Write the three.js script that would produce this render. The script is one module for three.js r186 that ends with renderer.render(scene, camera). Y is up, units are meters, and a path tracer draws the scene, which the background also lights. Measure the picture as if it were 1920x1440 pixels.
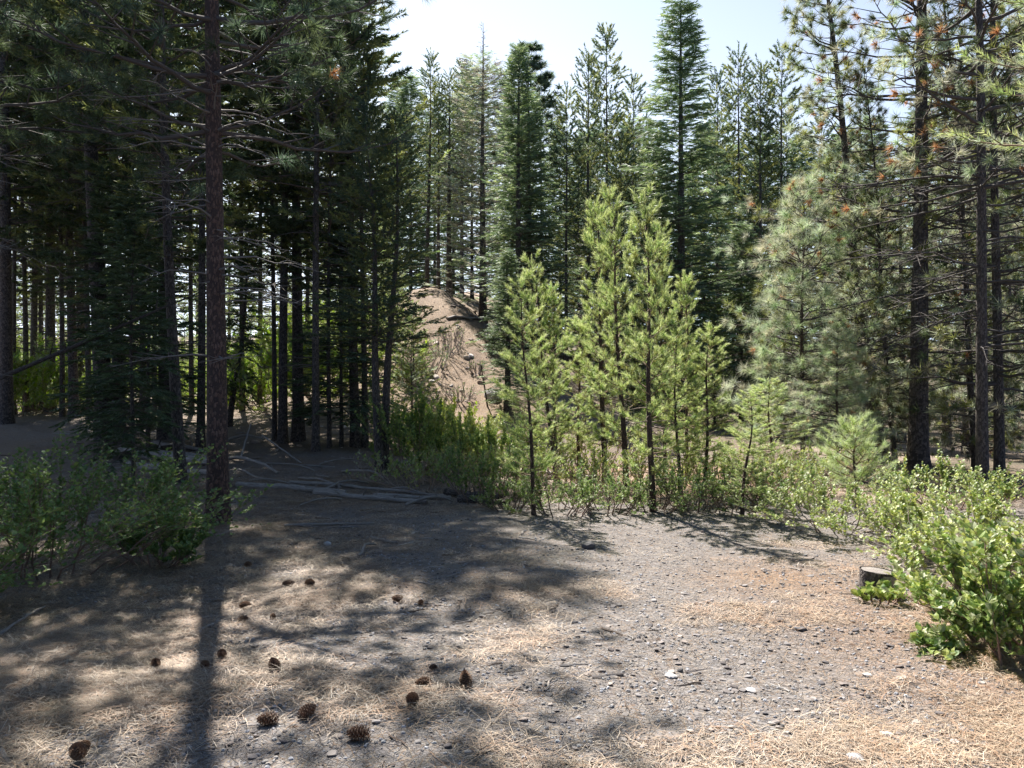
import * as THREE from 'three';
import { mergeGeometries } from 'three/addons/utils/BufferGeometryUtils.js';

// ---------------------------------------------------------------- camera, sky, sun, exposure
const scene = new THREE.Scene();
const EYE = 1.6, FPX = 1553;                                  // eye height in metres, focal length in photograph pixels
const camera = new THREE.PerspectiveCamera(49.75, 4 / 3, 0.05, 2000);
camera.position.set(0, EYE, 0);
camera.lookAt(0, EYE, -10);
const renderer = new THREE.WebGLRenderer({ antialias: true });
renderer.toneMapping = THREE.LinearToneMapping;
renderer.toneMappingExposure = 3.5;
renderer.shadowMap.enabled = true;
const SUN_EL = 53 * Math.PI / 180, SUN_AZ = 19.7 * Math.PI / 180;   // height of the sun and how far it stands left of straight ahead
const SUN = new THREE.Vector3(-Math.sin(SUN_AZ) * Math.cos(SUN_EL), Math.sin(SUN_EL), -Math.cos(SUN_AZ) * Math.cos(SUN_EL));
{                                                             // clear sky: blue, paler toward the horizon and white round the sun
  const w = 512, h = 256, data = new Float32Array(w * h * 4), d = new THREE.Vector3();
  for (let r = 0; r < h; r++) for (let q = 0; q < w; q++) {
    const el = ((r + 0.5) / h - 0.5) * Math.PI, az = ((q + 0.5) / w - 0.5) * 2 * Math.PI;
    d.set(Math.cos(az) * Math.cos(el), Math.sin(el), Math.sin(az) * Math.cos(el));
    const c = d.dot(SUN), up = Math.max(0, d.y), phase = 0.75 / Math.pow(1.25 - c, 1.5), haze = phase * (0.42 * Math.exp(-up / 0.25) + 0.006) + 0.5 * Math.exp(-Math.acos(Math.min(1, c)) / 0.12), air = 0.35 + 0.12 / (up + 0.2);
    const o = (r * w + q) * 4;
    data[o] = 0.035 * air + haze; data[o + 1] = 0.115 * air + haze; data[o + 2] = 0.30 * air + haze * 0.94; data[o + 3] = 1;
  }
  const t = new THREE.DataTexture(data, w, h, THREE.RGBAFormat, THREE.FloatType);
  t.mapping = THREE.EquirectangularReflectionMapping; t.magFilter = THREE.LinearFilter; t.needsUpdate = true;
  scene.background = t; scene.environment = t;
}
const sun = new THREE.DirectionalLight(new THREE.Color(1.0, 0.95, 0.88), 5);
sun.name = 'sun';
sun.position.copy(SUN).multiplyScalar(60);
sun.target.position.set(0, 0, -14);
sun.position.add(sun.target.position);
sun.castShadow = true;
Object.assign(sun.shadow.camera, { left: -45, right: 45, top: 45, bottom: -45, near: 1, far: 150 });
sun.shadow.mapSize.set(4096, 4096);
sun.shadow.radius = 1;
scene.add(sun, sun.target);

// ---------------------------------------------------------------- random numbers and noise
function rng(seed) { let a = seed >>> 0; return () => { a = (a + 0x6d2b79f5) | 0; let t = Math.imul(a ^ (a >>> 15), 1 | a); t = (t + Math.imul(t ^ (t >>> 7), 61 | t)) ^ t; return ((t ^ (t >>> 14)) >>> 0) / 4294967296; }; }
const hash = (x, y) => { let h = Math.imul(x | 0, 374761393) + Math.imul(y | 0, 668265263); h = Math.imul(h ^ (h >>> 13), 1274126177); return ((h ^ (h >>> 16)) >>> 0) / 4294967296; };
function noise(x, y) {
  const ix = Math.floor(x), iy = Math.floor(y), fx = x - ix, fy = y - iy, u = fx * fx * (3 - 2 * fx), v = fy * fy * (3 - 2 * fy);
  return (hash(ix, iy) * (1 - u) + hash(ix + 1, iy) * u) * (1 - v) + (hash(ix, iy + 1) * (1 - u) + hash(ix + 1, iy + 1) * u) * v;
}
const fbm = (x, y, n = 4) => { let s = 0, a = 0.5; for (let i = 0; i < n; i++) { s += a * noise(x, y); x = x * 2.03 + 17.1; y = y * 2.03 + 9.7; a *= 0.5; } return s; };
const clamp = (x, a = 0, b = 1) => Math.min(b, Math.max(a, x));
const sstep = (a, b, x) => { const t = clamp((x - a) / (b - a)); return t * t * (3 - 2 * t); };
const lerp = (a, b, t) => a + (b - a) * t;
const V = (x, y, z) => new THREE.Vector3(x, y, z);

// ---------------------------------------------------------------- terrain
function height(x, z) {
  const d = -z;
  let h = 0;
  h += 0.62 * sstep(14, 28, d) * sstep(-1.5, -5, x);                                   // the floor of the wood rises a little on the left
  const xc = -1.0 - 2.3 * sstep(22, 36, d);
  const ridge = sstep(18.5, 35, d) * Math.exp(-(((x - xc) / (4.3 + 2.5 * sstep(34, 60, d))) ** 2));
  h += 4.9 * ridge;                                                                      // the bare knoll
  h += 2.0 * sstep(26, 60, d) + 4.5 * sstep(46, 100, d);
  h += (fbm(x * 0.5 + 3, z * 0.5, 3) - 0.44) * 0.16 + (fbm(x * 2.3, z * 2.3 + 5, 3) - 0.44) * 0.05;
  h += ridge * ((fbm(x * 0.7, z * 0.7, 3) - 0.45) * 0.5 + (fbm(x * 2.2, z * 2.2, 3) - 0.45) * 0.22);
  return h;
}
function at(px, py) {                                          // where the line of sight through a photograph pixel meets the ground
  const dx = (px - 960) / FPX, dy = (720 - py) / FPX;
  let t = 2;
  for (let i = 0; i < 4000; i++) { t += 0.02; if (EYE + dy * t <= height(dx * t, -t)) break; if (t > 78) break; }
  return V(dx * t, height(dx * t, -t), -t);
}
const spot = (px, d) => { const x = (px - 960) / FPX * d; return V(x, height(x, -d), -d); };
const gravel = (x, z) => {
  const d = -z, mid = 0.9 + 0.15 * (d - 5);
  const track = Math.exp(-(((x - mid) / (1.5 + 0.16 * d)) ** 2)) * sstep(12, 10.2, d);
  return clamp(track * 0.85 + 0.34 + (fbm(x * 1.4 + 7, z * 1.4, 4) - 0.5) * 1.9 + sstep(8, 9.4, d) * sstep(11.2, 10, d) * sstep(-2, 0.5, x) * 0.6);
};

// ---------------------------------------------------------------- names, labels
const used = {};
function numbered(name) { used[name] = (used[name] ?? -1) + 1; return used[name] ? name + '_' + String(used[name]).padStart(3, '0') : name; }
function tag(o, label, category, group) { o.userData.label = label; o.userData.category = category; if (group) o.userData.group = group; return o; }
function thing(name, label, category, pos, group) { const o = new THREE.Group(); o.name = numbered(name); if (pos) o.position.copy(pos); tag(o, label, category, group); scene.add(o); return o; }
function part(name, geo, mat, parent, kind) { const m = new THREE.Mesh(geo, mat); m.name = name; m.castShadow = m.receiveShadow = true; if (kind) m.userData.kind = kind; parent.add(m); return m; }

// ---------------------------------------------------------------- geometry builder
class GB {
  constructor() { this.p = []; this.n = []; this.c = []; this.u = []; this.i = []; }
  v(x, y, z, nx, ny, nz, c, u = 0, w = 0) { this.p.push(x, y, z); this.n.push(nx, ny, nz); this.c.push(c[0], c[1], c[2]); this.u.push(u, w); return this.p.length / 3 - 1; }
  tri(a, b, c, col) {
    const ux = b.x - a.x, uy = b.y - a.y, uz = b.z - a.z, vx = c.x - a.x, vy = c.y - a.y, vz = c.z - a.z;
    let nx = uy * vz - uz * vy, ny = uz * vx - ux * vz, nz = ux * vy - uy * vx; const l = Math.hypot(nx, ny, nz) || 1; nx /= l; ny /= l; nz /= l;
    const k = this.v(a.x, a.y, a.z, nx, ny, nz, col, 0, 0); this.v(b.x, b.y, b.z, nx, ny, nz, col, 1, 0); this.v(c.x, c.y, c.z, nx, ny, nz, col, 0.5, 1);
    this.i.push(k, k + 1, k + 2);
  }
  tube(pts, rad, sides, col, rough = 0, rnd = null, vlen = 0.5) {
    const N = pts.length, start = this.p.length / 3, T = V(), A = V(), B = V();
    let len = 0, ref = V(1, 0, 0.01);
    for (let k = 0; k < N; k++) {
      T.copy(pts[Math.min(N - 1, k + 1)]).sub(pts[Math.max(0, k - 1)]).normalize();
      if (k) len += pts[k].distanceTo(pts[k - 1]);
      if (Math.abs(ref.dot(T)) > 0.9) ref.set(0, 1, 0.02).normalize();
      A.copy(ref).addScaledVector(T, -ref.dot(T)).normalize(); B.crossVectors(T, A); ref.copy(A);
      for (let s = 0; s <= sides; s++) {
        const a = (s % sides) / sides * Math.PI * 2, ca = Math.cos(a), sa = Math.sin(a);
        const r = rad[k] * (1 + (rough ? rough * (hash((s % sides) * 7 + 3, k * 13 + N) - 0.5) : 0));
        const nx = A.x * ca + B.x * sa, ny = A.y * ca + B.y * sa, nz = A.z * ca + B.z * sa;
        this.v(pts[k].x + nx * r, pts[k].y + ny * r, pts[k].z + nz * r, nx, ny, nz, col, s / sides, len / vlen);
      }
    }
    for (let k = 0; k < N - 1; k++) for (let s = 0; s < sides; s++) { const q = start + k * (sides + 1) + s; this.i.push(q, q + 1, q + sides + 1, q + 1, q + sides + 2, q + sides + 1); }
  }
  cap(pts, rad, sides, col, atEnd = true) {                    // closes the end of a thick tube with a slightly domed disc
    const e = atEnd ? pts.length - 1 : 0, T = V().copy(pts[e]).sub(pts[atEnd ? e - 1 : 1]).normalize(), A = V(1, 0, 0.01), B = V();
    if (Math.abs(A.dot(T)) > 0.9) A.set(0, 1, 0.02).normalize();
    A.addScaledVector(T, -A.dot(T)).normalize(); B.crossVectors(T, A);
    const c = V().copy(pts[e]).addScaledVector(T, rad[e] * 0.12), ring = [];
    for (let s = 0; s < sides; s++) { const a = s / sides * Math.PI * 2; ring.push(V().copy(pts[e]).addScaledVector(A, Math.cos(a) * rad[e]).addScaledVector(B, Math.sin(a) * rad[e])); }
    for (let s = 0; s < sides; s++) this.tri(c, ring[s], ring[(s + 1) % sides], col);
  }
  get tris() { return this.i.length / 3; }
  build() {
    const g = new THREE.BufferGeometry();
    g.setAttribute('position', new THREE.BufferAttribute(new Float32Array(this.p), 3));
    g.setAttribute('normal', new THREE.BufferAttribute(new Float32Array(this.n), 3));
    g.setAttribute('color', new THREE.BufferAttribute(new Float32Array(this.c), 3));
    g.setAttribute('uv', new THREE.BufferAttribute(new Float32Array(this.u), 2));
    g.setIndex(new THREE.BufferAttribute(new Uint32Array(this.i), 1));
    return g;
  }
}

// ---------------------------------------------------------------- textures and materials
function canvasTex(w, h, draw, srgb = true) {
  const c = document.createElement('canvas'); c.width = w; c.height = h; draw(c.getContext('2d'), w, h);
  const t = new THREE.CanvasTexture(c); t.wrapS = t.wrapT = THREE.RepeatWrapping; if (srgb) t.colorSpace = THREE.SRGBColorSpace; return t;
}
function barkMaps(seed, tones, plate) {                        // plates of bark: colour and relief, drawn tileable
  const rnd = rng(seed), marks = [];
  for (let k = 0; k < plate; k++) marks.push([rnd() * 512, rnd() * 1024, 6 + rnd() * 20, 16 + rnd() * 60, rnd(), rnd()]);
  const each = (x, f) => (w, h) => { for (const m of marks) for (const ox of [-w, 0, w]) for (const oy of [-h, 0, h]) { x.save(); x.translate(m[0] + ox, m[1] + oy); f(m); x.restore(); } };
  const blob = (x, m, k) => { x.beginPath(); for (let a = 0; a < 9; a++) { const t = a / 9 * Math.PI * 2, r = 0.75 + 0.4 * hash(a + m[0] * 13, m[1]); x.lineTo(Math.cos(t) * m[2] * 0.5 * r * k, Math.sin(t) * m[3] * 0.5 * r * k); } x.closePath(); x.fill(); };
  const map = canvasTex(512, 1024, (x, w, h) => {
    x.fillStyle = tones[0]; x.fillRect(0, 0, w, h);
    each(x, (m) => { x.fillStyle = tones[1 + Math.floor(m[4] * (tones.length - 1))]; blob(x, m, 1); x.globalAlpha = 0.35; x.fillStyle = tones[1 + Math.floor(m[5] * (tones.length - 1))]; blob(x, m, 0.6); x.globalAlpha = 1; })(w, h);
    for (let k = 0; k < 5000; k++) { x.fillStyle = `rgba(${rnd() < 0.5 ? '20,14,10' : '190,160,140'},${0.05 + rnd() * 0.16})`; x.fillRect(rnd() * w, rnd() * h, 1 + rnd() * 3, 2 + rnd() * 9); }
  });
  const bump = canvasTex(512, 1024, (x, w, h) => {
    x.fillStyle = '#181818'; x.fillRect(0, 0, w, h);
    each(x, (m) => { const v = 90 + Math.floor(m[4] * 120); x.fillStyle = `rgb(${v},${v},${v})`; blob(x, m, 0.92); x.fillStyle = `rgb(${v + 25},${v + 25},${v + 25})`; blob(x, m, 0.65); })(w, h);
    for (let k = 0; k < 4000; k++) { const v = Math.floor(rnd() * 255); x.fillStyle = `rgba(${v},${v},${v},0.12)`; x.fillRect(rnd() * w, rnd() * h, 1 + rnd() * 3, 2 + rnd() * 10); }
  }, false);
  return { map, bump };
}
const redBark = barkMaps(11, ['#3a2d28', '#5c473d', '#644c41', '#523e36', '#6e584d', '#483831'], 620);
const greyBark = barkMaps(12, ['#3a3431', '#564e49', '#5f5751', '#4c4541', '#6b625c'], 900);
const M = {
  redBark: new THREE.MeshStandardMaterial({ name: 'red_bark', map: redBark.map, bumpMap: redBark.bump, bumpScale: 0.02, roughness: 0.92 }),
  greyBark: new THREE.MeshStandardMaterial({ name: 'grey_bark', map: greyBark.map, bumpMap: greyBark.bump, bumpScale: 0.015, roughness: 0.92 }),
  wood: new THREE.MeshStandardMaterial({ name: 'branch_wood', vertexColors: true, roughness: 0.95 }),
  needle: new THREE.MeshPhysicalMaterial({ name: 'needles', vertexColors: true, roughness: 0.65, transmission: 0.7, thickness: 0, specularIntensity: 0.4, side: THREE.DoubleSide }),
  leaf: new THREE.MeshPhysicalMaterial({ name: 'leaves', vertexColors: true, roughness: 0.55, transmission: 0.6, thickness: 0, specularIntensity: 0.45, side: THREE.DoubleSide }),
  litter: new THREE.MeshStandardMaterial({ name: 'dry_needles', color: 0xffffff, roughness: 0.7, side: THREE.DoubleSide }),
  stone: new THREE.MeshStandardMaterial({ name: 'stone', color: 0xffffff, roughness: 0.9, flatShading: true }),
  cone: new THREE.MeshStandardMaterial({ name: 'cone_scale', vertexColors: true, roughness: 0.75 }),
};
const weathered = canvasTex(256, 1024, (x, w, h) => {
  const rnd = rng(31); x.fillStyle = '#857e77'; x.fillRect(0, 0, w, h);
  for (let k = 0; k < 2600; k++) { const v = rnd(); x.fillStyle = v < 0.45 ? `rgba(70,62,56,${0.1 + rnd() * 0.4})` : `rgba(180,172,164,${0.1 + rnd() * 0.3})`; x.fillRect(rnd() * w, rnd() * h, 1 + rnd() * 2.5, 20 + rnd() * 160); }
});
M.grey = new THREE.MeshStandardMaterial({ name: 'weathered_wood', map: weathered, bumpMap: weathered, bumpScale: 0.008, roughness: 0.85 });

// ---------------------------------------------------------------- ground
const groundTex = (bump) => canvasTex(2048, 2048, (x, w, h) => {
  const rnd = rng(5);
  x.fillStyle = bump ? '#505050' : '#b4aca4'; x.fillRect(0, 0, w, h);
  const wrap = (px, py, r, f) => { for (const ox of px < r ? [0, w] : px > w - r ? [0, -w] : [0]) for (const oy of py < r ? [0, h] : py > h - r ? [0, -h] : [0]) f(px + ox, py + oy); };
  for (let k = 0; k < 9000; k++) {                              // crumbs and small stones
    const px = rnd() * w, py = rnd() * h, r = 2 + rnd() ** 3 * 15, v = rnd(), a = rnd() * 3;
    const tone = v < 0.35 ? '96,88,84' : v < 0.7 ? '150,142,138' : v < 0.9 ? '205,196,188' : '128,98,74', g = 60 + Math.floor(rnd() * 90);
    x.fillStyle = bump ? `rgb(${g},${g},${g})` : `rgba(${tone},${0.35 + rnd() * 0.5})`;
    wrap(px, py, 20, (qx, qy) => { x.beginPath(); x.ellipse(qx, qy, r, r * (0.5 + 0.4 * v), a, 0, 7); x.fill(); });
  }
  for (let k = 0; k < 15000; k++) {                             // dry needles
    const px = rnd() * w, py = rnd() * h, a = rnd() * 6.283, l = 24 + rnd() * 62, v = rnd(), b = (rnd() - 0.5) * 0.5, wd = 1.2 + rnd() * 1.8, g = 130 + Math.floor(rnd() * 120);
    x.strokeStyle = bump ? `rgb(${g},${g},${g})` : v < 0.5 ? `rgba(228,205,172,${0.4 + rnd() * 0.5})` : v < 0.75 ? `rgba(206,160,112,${0.3 + rnd() * 0.5})` : v < 0.9 ? `rgba(116,88,66,${0.3 + rnd() * 0.5})` : `rgba(246,236,220,${0.4 + rnd() * 0.5})`;
    x.lineWidth = wd;
    wrap(px, py, 90, (qx, qy) => { x.beginPath(); x.moveTo(qx, qy); x.quadraticCurveTo(qx + Math.cos(a + b) * l * 0.5, qy + Math.sin(a + b) * l * 0.5, qx + Math.cos(a) * l, qy + Math.sin(a) * l); x.stroke(); });
  }
}, !bump);
M.ground = new THREE.MeshStandardMaterial({ name: 'forest_floor', vertexColors: true, map: groundTex(false), bumpMap: groundTex(true), bumpScale: 0.018, roughness: 0.95 });
{
  const xs = [], zs = [];
  for (let k = -150; k <= 150; k++) { const t = k / 150; xs.push(Math.sign(t) * (Math.abs(t) * 9 + Math.abs(t) ** 5 * 230)); }
  for (let k = 0; k <= 300; k++) { const t = k / 300; zs.push(8 - (t * 28 + t ** 5 * 330)); }
  const g = new GB();
  for (const z of zs) for (const x of xs) {
    const d = -z, gr = gravel(x, z), n = fbm(x * 0.9, z * 0.9, 4), n2 = fbm(x * 4 + 9, z * 4, 3);
    let c = [0.30, 0.245, 0.20];                                                             // needle litter
    const mix = (to, k) => { c = c.map((q, j) => lerp(q, to[j], clamp(k))); };
    mix([0.13, 0.10, 0.08], (n2 - 0.4) * 1.8); mix([0.40, 0.355, 0.31], (fbm(x * 7, z * 7 + 3, 3) - 0.5) * 2.2);
    mix([0.285, 0.285, 0.30], gr * 1.15);                                                      // grey gravel
    mix([0.36, 0.245, 0.16], sstep(1.2, 2.6, x) * sstep(8.6, 5.5, d) * (0.25 + n * 0.6));      // rusty needles on the right
    mix([0.36, 0.25, 0.155], Math.exp(-(((x - 2.2) / 0.62) ** 2) - (((d - 6.8) / 0.5) ** 2)) * (0.35 + n2 * 0.9));   // sandy patch by the stump
    mix([0.48, 0.32, 0.20], sstep(11, 13, d) * sstep(17, 15, d) * sstep(0.2, 1.6, x) * sstep(5.5, 4.5, x) * 0.8);
    mix(n2 > 0.5 ? [0.16, 0.16, 0.085] : [0.24, 0.2, 0.14], sstep(12, 15, d) * sstep(3.5, 5.5, x) * 0.8);                     // bare orange earth behind the saplings
    const hill = sstep(18.5, 23, d) * Math.exp(-(((x + 2.2) / 5) ** 2));
    mix([0.43, 0.35, 0.265], hill * 1.2); mix([0.26, 0.185, 0.14], hill * (fbm(x * 1.6, z * 1.6, 4) - 0.5) * 3); mix([0.54, 0.46, 0.39], hill * (n2 - 0.52) * 3);
    mix([0.50, 0.44, 0.41], sstep(17.6, 18.2, d) * sstep(21.5, 20.6, d) * sstep(5.5, 8, x));  // the track on the right
    g.v(x, height(x, z), z, 0, 1, 0, c, x / 3, z / 3);
  }
  const W = xs.length;
  for (let r = 0; r < zs.length - 1; r++) for (let q = 0; q < W - 1; q++) { const a = r * W + q; g.i.push(a, a + 1, a + W, a + 1, a + W + 1, a + W); }
  const geo = g.build(); geo.computeVertexNormals();
  const m = part('ground', geo, M.ground, scene); m.userData.kind = 'structure';
}

// ---------------------------------------------------------------- needles
const tmpA = V(), tmpB = V(), tmpC = V(), tmpD = V();
const jit = (c, k, rnd) => { const s = 1 + (rnd() - 0.5) * 2 * k, h = (rnd() - 0.5) * k * 0.5; return [c[0] * (s + h), c[1] * s, c[2] * (s - h)]; };
function axes(dir, A, B) { if (Math.abs(dir.y) < 0.9) A.set(0, 1, 0); else A.set(1, 0, 0); A.cross(dir).normalize(); B.crossVectors(dir, A); }
const qa = V(), qb = V(), qc = V(), qd = V(), qs = V();
function needle(F, x, y, z, d, len, w, col, rnd) {             // one thin blade
  qs.set(rnd() - 0.5, rnd() - 0.5, rnd() - 0.5).cross(d).normalize().multiplyScalar(w * 0.5);
  qa.set(x, y, z).add(qs); qb.set(x, y, z).sub(qs); qc.set(x + d.x * len, y + d.y * len, z + d.z * len);
  F.tri(qa, qb, qc, col);
}
function tuft(F, p, dir, len, n, w, col, rnd, open = 1.5) {    // long needles bursting from the end of a twig
  axes(dir, tmpA, tmpB);
  for (let k = 0; k < n; k++) {
    const th = 0.12 + Math.pow(rnd(), 0.75) * open, ph = rnd() * 6.283, c = Math.cos(th), s = Math.sin(th), b = -rnd() * len * 0.45;
    tmpC.set(0, 0, 0).addScaledVector(dir, c).addScaledVector(tmpA, s * Math.cos(ph)).addScaledVector(tmpB, s * Math.sin(ph)); tmpC.y -= 0.08; tmpC.normalize();
    needle(F, p.x + dir.x * b, p.y + dir.y * b, p.z + dir.z * b, tmpC, len * (0.7 + rnd() * 0.4), w, jit(col, 0.18, rnd), rnd);
  }
}
function brush(F, p, dir, L, n, nl, w, col, rnd, tip) {        // a shoot clothed in short needles all the way
  axes(dir, tmpA, tmpB);
  for (let k = 0; k < n; k++) {
    const s0 = rnd(), th = lerp(1.05, 0.5, s0) * (0.7 + rnd() * 0.5), ph = rnd() * 6.283, c = Math.cos(th), s = Math.sin(th);
    tmpC.set(0, 0, 0).addScaledVector(dir, c).addScaledVector(tmpA, s * Math.cos(ph)).addScaledVector(tmpB, s * Math.sin(ph));
    const cc = tip && s0 > 0.55 ? tip : col;
    needle(F, p.x + dir.x * L * s0, p.y + dir.y * L * s0, p.z + dir.z * L * s0, tmpC, nl * (0.7 + rnd() * 0.5), w, jit(cc, 0.2, rnd), rnd);
  }
}
function spray(F, p, dir, L, n, w, col, rnd) {                 // a flat fir twig with side twigs
  tmpA.set(0, 1, 0).cross(dir).normalize(); tmpB.crossVectors(dir, tmpA).multiplyScalar(rnd() - 0.5);
  for (let k = 0; k < n; k++) {
    const s0 = k / n, sd = k & 1 ? 1 : -1, a = 0.65 + rnd() * 0.3;
    tmpC.set(0, -0.18 - rnd() * 0.25, 0).addScaledVector(dir, Math.cos(a)).addScaledVector(tmpA, sd * Math.sin(a)).addScaledVector(tmpB, 0.4).normalize();
    needle(F, p.x + dir.x * L * s0, p.y + dir.y * L * s0 - L * 0.1 * s0, p.z + dir.z * L * s0, tmpC, L * lerp(0.62, 0.3, s0) * (0.7 + rnd() * 0.5), w, jit(col, 0.22, rnd), rnd);
  }
}

// ---------------------------------------------------------------- conifers
function limbPath(p, az, L, e0, e1, rnd, n = 6, wig = 0.12) {
  const pts = [p.clone()], q = p.clone(); let a = az;
  for (let k = 1; k <= n; k++) { const t = (k - 0.5) / n, e = lerp(e0, e1, t) + (rnd() - 0.5) * wig; a += (rnd() - 0.5) * wig; q.add(V(Math.sin(a) * Math.cos(e), Math.sin(e), Math.cos(a) * Math.cos(e)).multiplyScalar(L / n)); pts.push(q.clone()); }
  return pts;
}
const along = (pts, t, out) => { const f = clamp(t, 0, 0.9999) * (pts.length - 1), k = Math.floor(f); return out.copy(pts[k]).lerp(pts[k + 1], f - k); };
const dirAt = (pts, t, out) => { const k = Math.min(pts.length - 2, Math.floor(clamp(t, 0, 0.9999) * (pts.length - 1))); return out.copy(pts[k + 1]).sub(pts[k]).normalize(); };
const DEAD = [0.10, 0.085, 0.075], TWIG = [0.10, 0.075, 0.06];
function deadLimb(Wd, p, az, L, rnd, col = DEAD, e0 = 0.1, e1 = -0.35) {
  const pts = limbPath(p, az, L, e0 + (rnd() - 0.5) * 0.5, e1 + (rnd() - 0.5) * 0.7, rnd, 5, 0.35), r = 0.006 + L * 0.007;
  Wd.tube(pts, pts.map((_, k) => r * (1 - 0.85 * k / (pts.length - 1))), 4, col);
  const n = Math.floor(L * 5);
  for (let k = 0; k < n; k++) {
    const t = 0.25 + rnd() * 0.72, q = along(pts, t, V()), a = az + (rnd() < 0.5 ? -1 : 1) * (0.5 + rnd() * 0.8), tw = limbPath(q, a, L * (0.15 + rnd() * 0.25), (rnd() - 0.5), (rnd() - 0.6), rnd, 3, 0.4);
    Wd.tube(tw, [r * 0.45, r * 0.35, r * 0.25, r * 0.1], 3, col);
  }
}
// Grows limbs, twigs and needles on a straight stem along y; o.leaf draws the foliage at the end of each twig.
function conifer(o, seed) {
  const rnd = rng(seed), Wd = new GB(), F = new GB(), q = V(), dq = V(), side = V();
  const span = o.H - o.base;
  let y = o.base, az = rnd() * 6;
  while (y < o.H - 0.05) {
    const t = (y - o.base) / span, n = Math.max(2, Math.round(o.per(t) * (0.8 + rnd() * 0.4)));
    for (let k = 0; k < n; k++) {
      az += 6.283 / n + (rnd() - 0.5) * 0.9;
      let L = o.prof(t, az, rnd) * (0.7 + rnd() * 0.5);
      if (L < 0.04) continue;
      const h = y + (rnd() - 0.5) * o.gap(t), p = V(0, Math.min(h, o.H - 0.02), 0), [e0, e1] = o.tilt(t, rnd);
      const r = (o.limbR ?? 0.011) * L + 0.004, pts = limbPath(p, az, L, e0, e1, rnd, o.seg ?? 6, o.wig ?? 0.14);
      if (!o.bareWood) Wd.tube(pts, pts.map((_, j) => r * (1 - 0.85 * j / (pts.length - 1))), o.sides ?? 4, jit(o.woodCol ?? TWIG, 0.15, rnd));
      const st = (o.subStart ?? 0.3), step = o.subGap / L;
      let s = 1;
      for (let u = st + step * rnd(); u < 1; u += step * (0.7 + rnd() * 0.6)) {
        s = -s; along(pts, u, q); dirAt(pts, u, dq);
        const a = Math.atan2(dq.x, dq.z) + s * (o.subAng ?? 0.8) * (0.7 + rnd() * 0.6), e = Math.asin(clamp(dq.y, -1, 1)) * 0.7 + (o.subUp ?? 0.15) + (rnd() - 0.5) * 0.5;
        const l = Math.min(o.subMax ?? 9, o.subLen * L * (1.15 - 0.8 * u) * (0.6 + rnd() * 0.7));
        side.set(Math.sin(a) * Math.cos(e), Math.sin(e), Math.cos(a) * Math.cos(e));
        const end = q.clone().addScaledVector(side, l);
        if (o.twigs !== false) Wd.tube([q.clone(), end], [r * 0.5 * (1 - u * 0.5), r * 0.15], 3, o.woodCol ?? TWIG);
        o.leaf(F, end, side.clone(), l, t, rnd, q);
      }
      along(pts, 1, q); dirAt(pts, 1, dq); o.leaf(F, q.clone(), dq.clone(), L * 0.3, t, rnd, along(pts, 0.8, V()));
    }
    y += o.gap(t) * (0.75 + rnd() * 0.5);
  }
  if (o.leader) o.leader(F, rnd);
  if (o.dead) for (let k = 0; k < o.dead.n; k++) deadLimb(Wd, V(0, lerp(o.dead.from, o.dead.to, rnd()), 0), rnd() * 6.283, o.dead.L * (0.35 + rnd() * 0.9), rnd, o.dead.col);
  return { wood: Wd.build(), leaf: F.build(), H: o.H, tris: Wd.tris + F.tris };
}
function trunkGeo(H, r0, seed, o = {}) {
  const rnd = rng(seed), n = o.rows ?? 22, pts = [], rad = [], sw = o.sway ?? 0.02, a = rnd() * 6, b = rnd() * 6;
  for (let k = 0; k <= n; k++) {
    const t = (k / n) ** 1.25, y = t * H - (k ? 0 : 0.25);
    pts.push(V(Math.sin(t * 7 + a) * sw * (0.2 + t), y, Math.sin(t * 6 + b) * sw * (0.2 + t)));
    rad.push(r0 * (Math.pow(1 - t * 0.985, 0.85) + 0.42 * Math.exp(-Math.max(0, y) / (r0 * 1.8))));
  }
  const g = new GB(); g.tube(pts, rad, o.sides ?? 9, [1, 1, 1], o.rough ?? 0.06, rnd, 1.0);
  return g.build();
}
let trisTotal = 0;
const PROTO = {};
function proto(name, make) { PROTO[name] = make(); trisTotal += PROTO[name].tris; console.log(name, PROTO[name].tris); }

// needle colours (linear)
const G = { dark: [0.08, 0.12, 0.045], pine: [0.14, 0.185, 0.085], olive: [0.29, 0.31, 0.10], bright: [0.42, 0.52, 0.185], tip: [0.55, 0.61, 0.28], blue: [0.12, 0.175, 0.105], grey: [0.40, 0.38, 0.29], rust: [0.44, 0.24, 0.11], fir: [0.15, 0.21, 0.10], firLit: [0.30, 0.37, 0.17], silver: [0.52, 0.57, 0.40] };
const pick = (rnd, ...cs) => cs[Math.floor(rnd() * cs.length)];

for (let v = 0; v < 3; v++) proto('lodgepole' + v, () => conifer({           // tall forest pines, 16 m
  H: 16, base: 3.7 + v * 0.6, per: () => 4, gap: (t) => lerp(0.46, 0.28, t), prof: (t, az) => 2.0 * Math.pow(1 - t, 0.6) * (0.55 + 0.45 * sstep(0, 0.25, t)) * (0.5 + 0.8 * noise(t * 15 + v * 7, Math.sin(az) * 1.5 + 3)) + 0.12,
  tilt: (t, r) => [lerp(0.0, 0.6, t) + (r() - 0.5) * 0.9, lerp(0.1, 0.9, t) + (r() - 0.5) * 0.6], subStart: 0.25, subGap: 0.19, subLen: 0.42, subMax: 0.5, limbR: 0.011,
  leaf: (F, p, d, l, t, r, q) => { const c = jit(pick(r, G.pine, G.olive, G.dark), 0.2, r); brush(F, q.lerp(p, 0.3), d, 0.46, 54, 0.12, 0.036, c, r); },
  leader: (F, r) => brush(F, V(0, 15.6, 0), V(0, 1, 0), 0.6, 40, 0.08, 0.02, G.pine, r), dead: { n: 60, from: 1.6, to: 8, L: 1.1 },
}, 100 + v));
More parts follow.
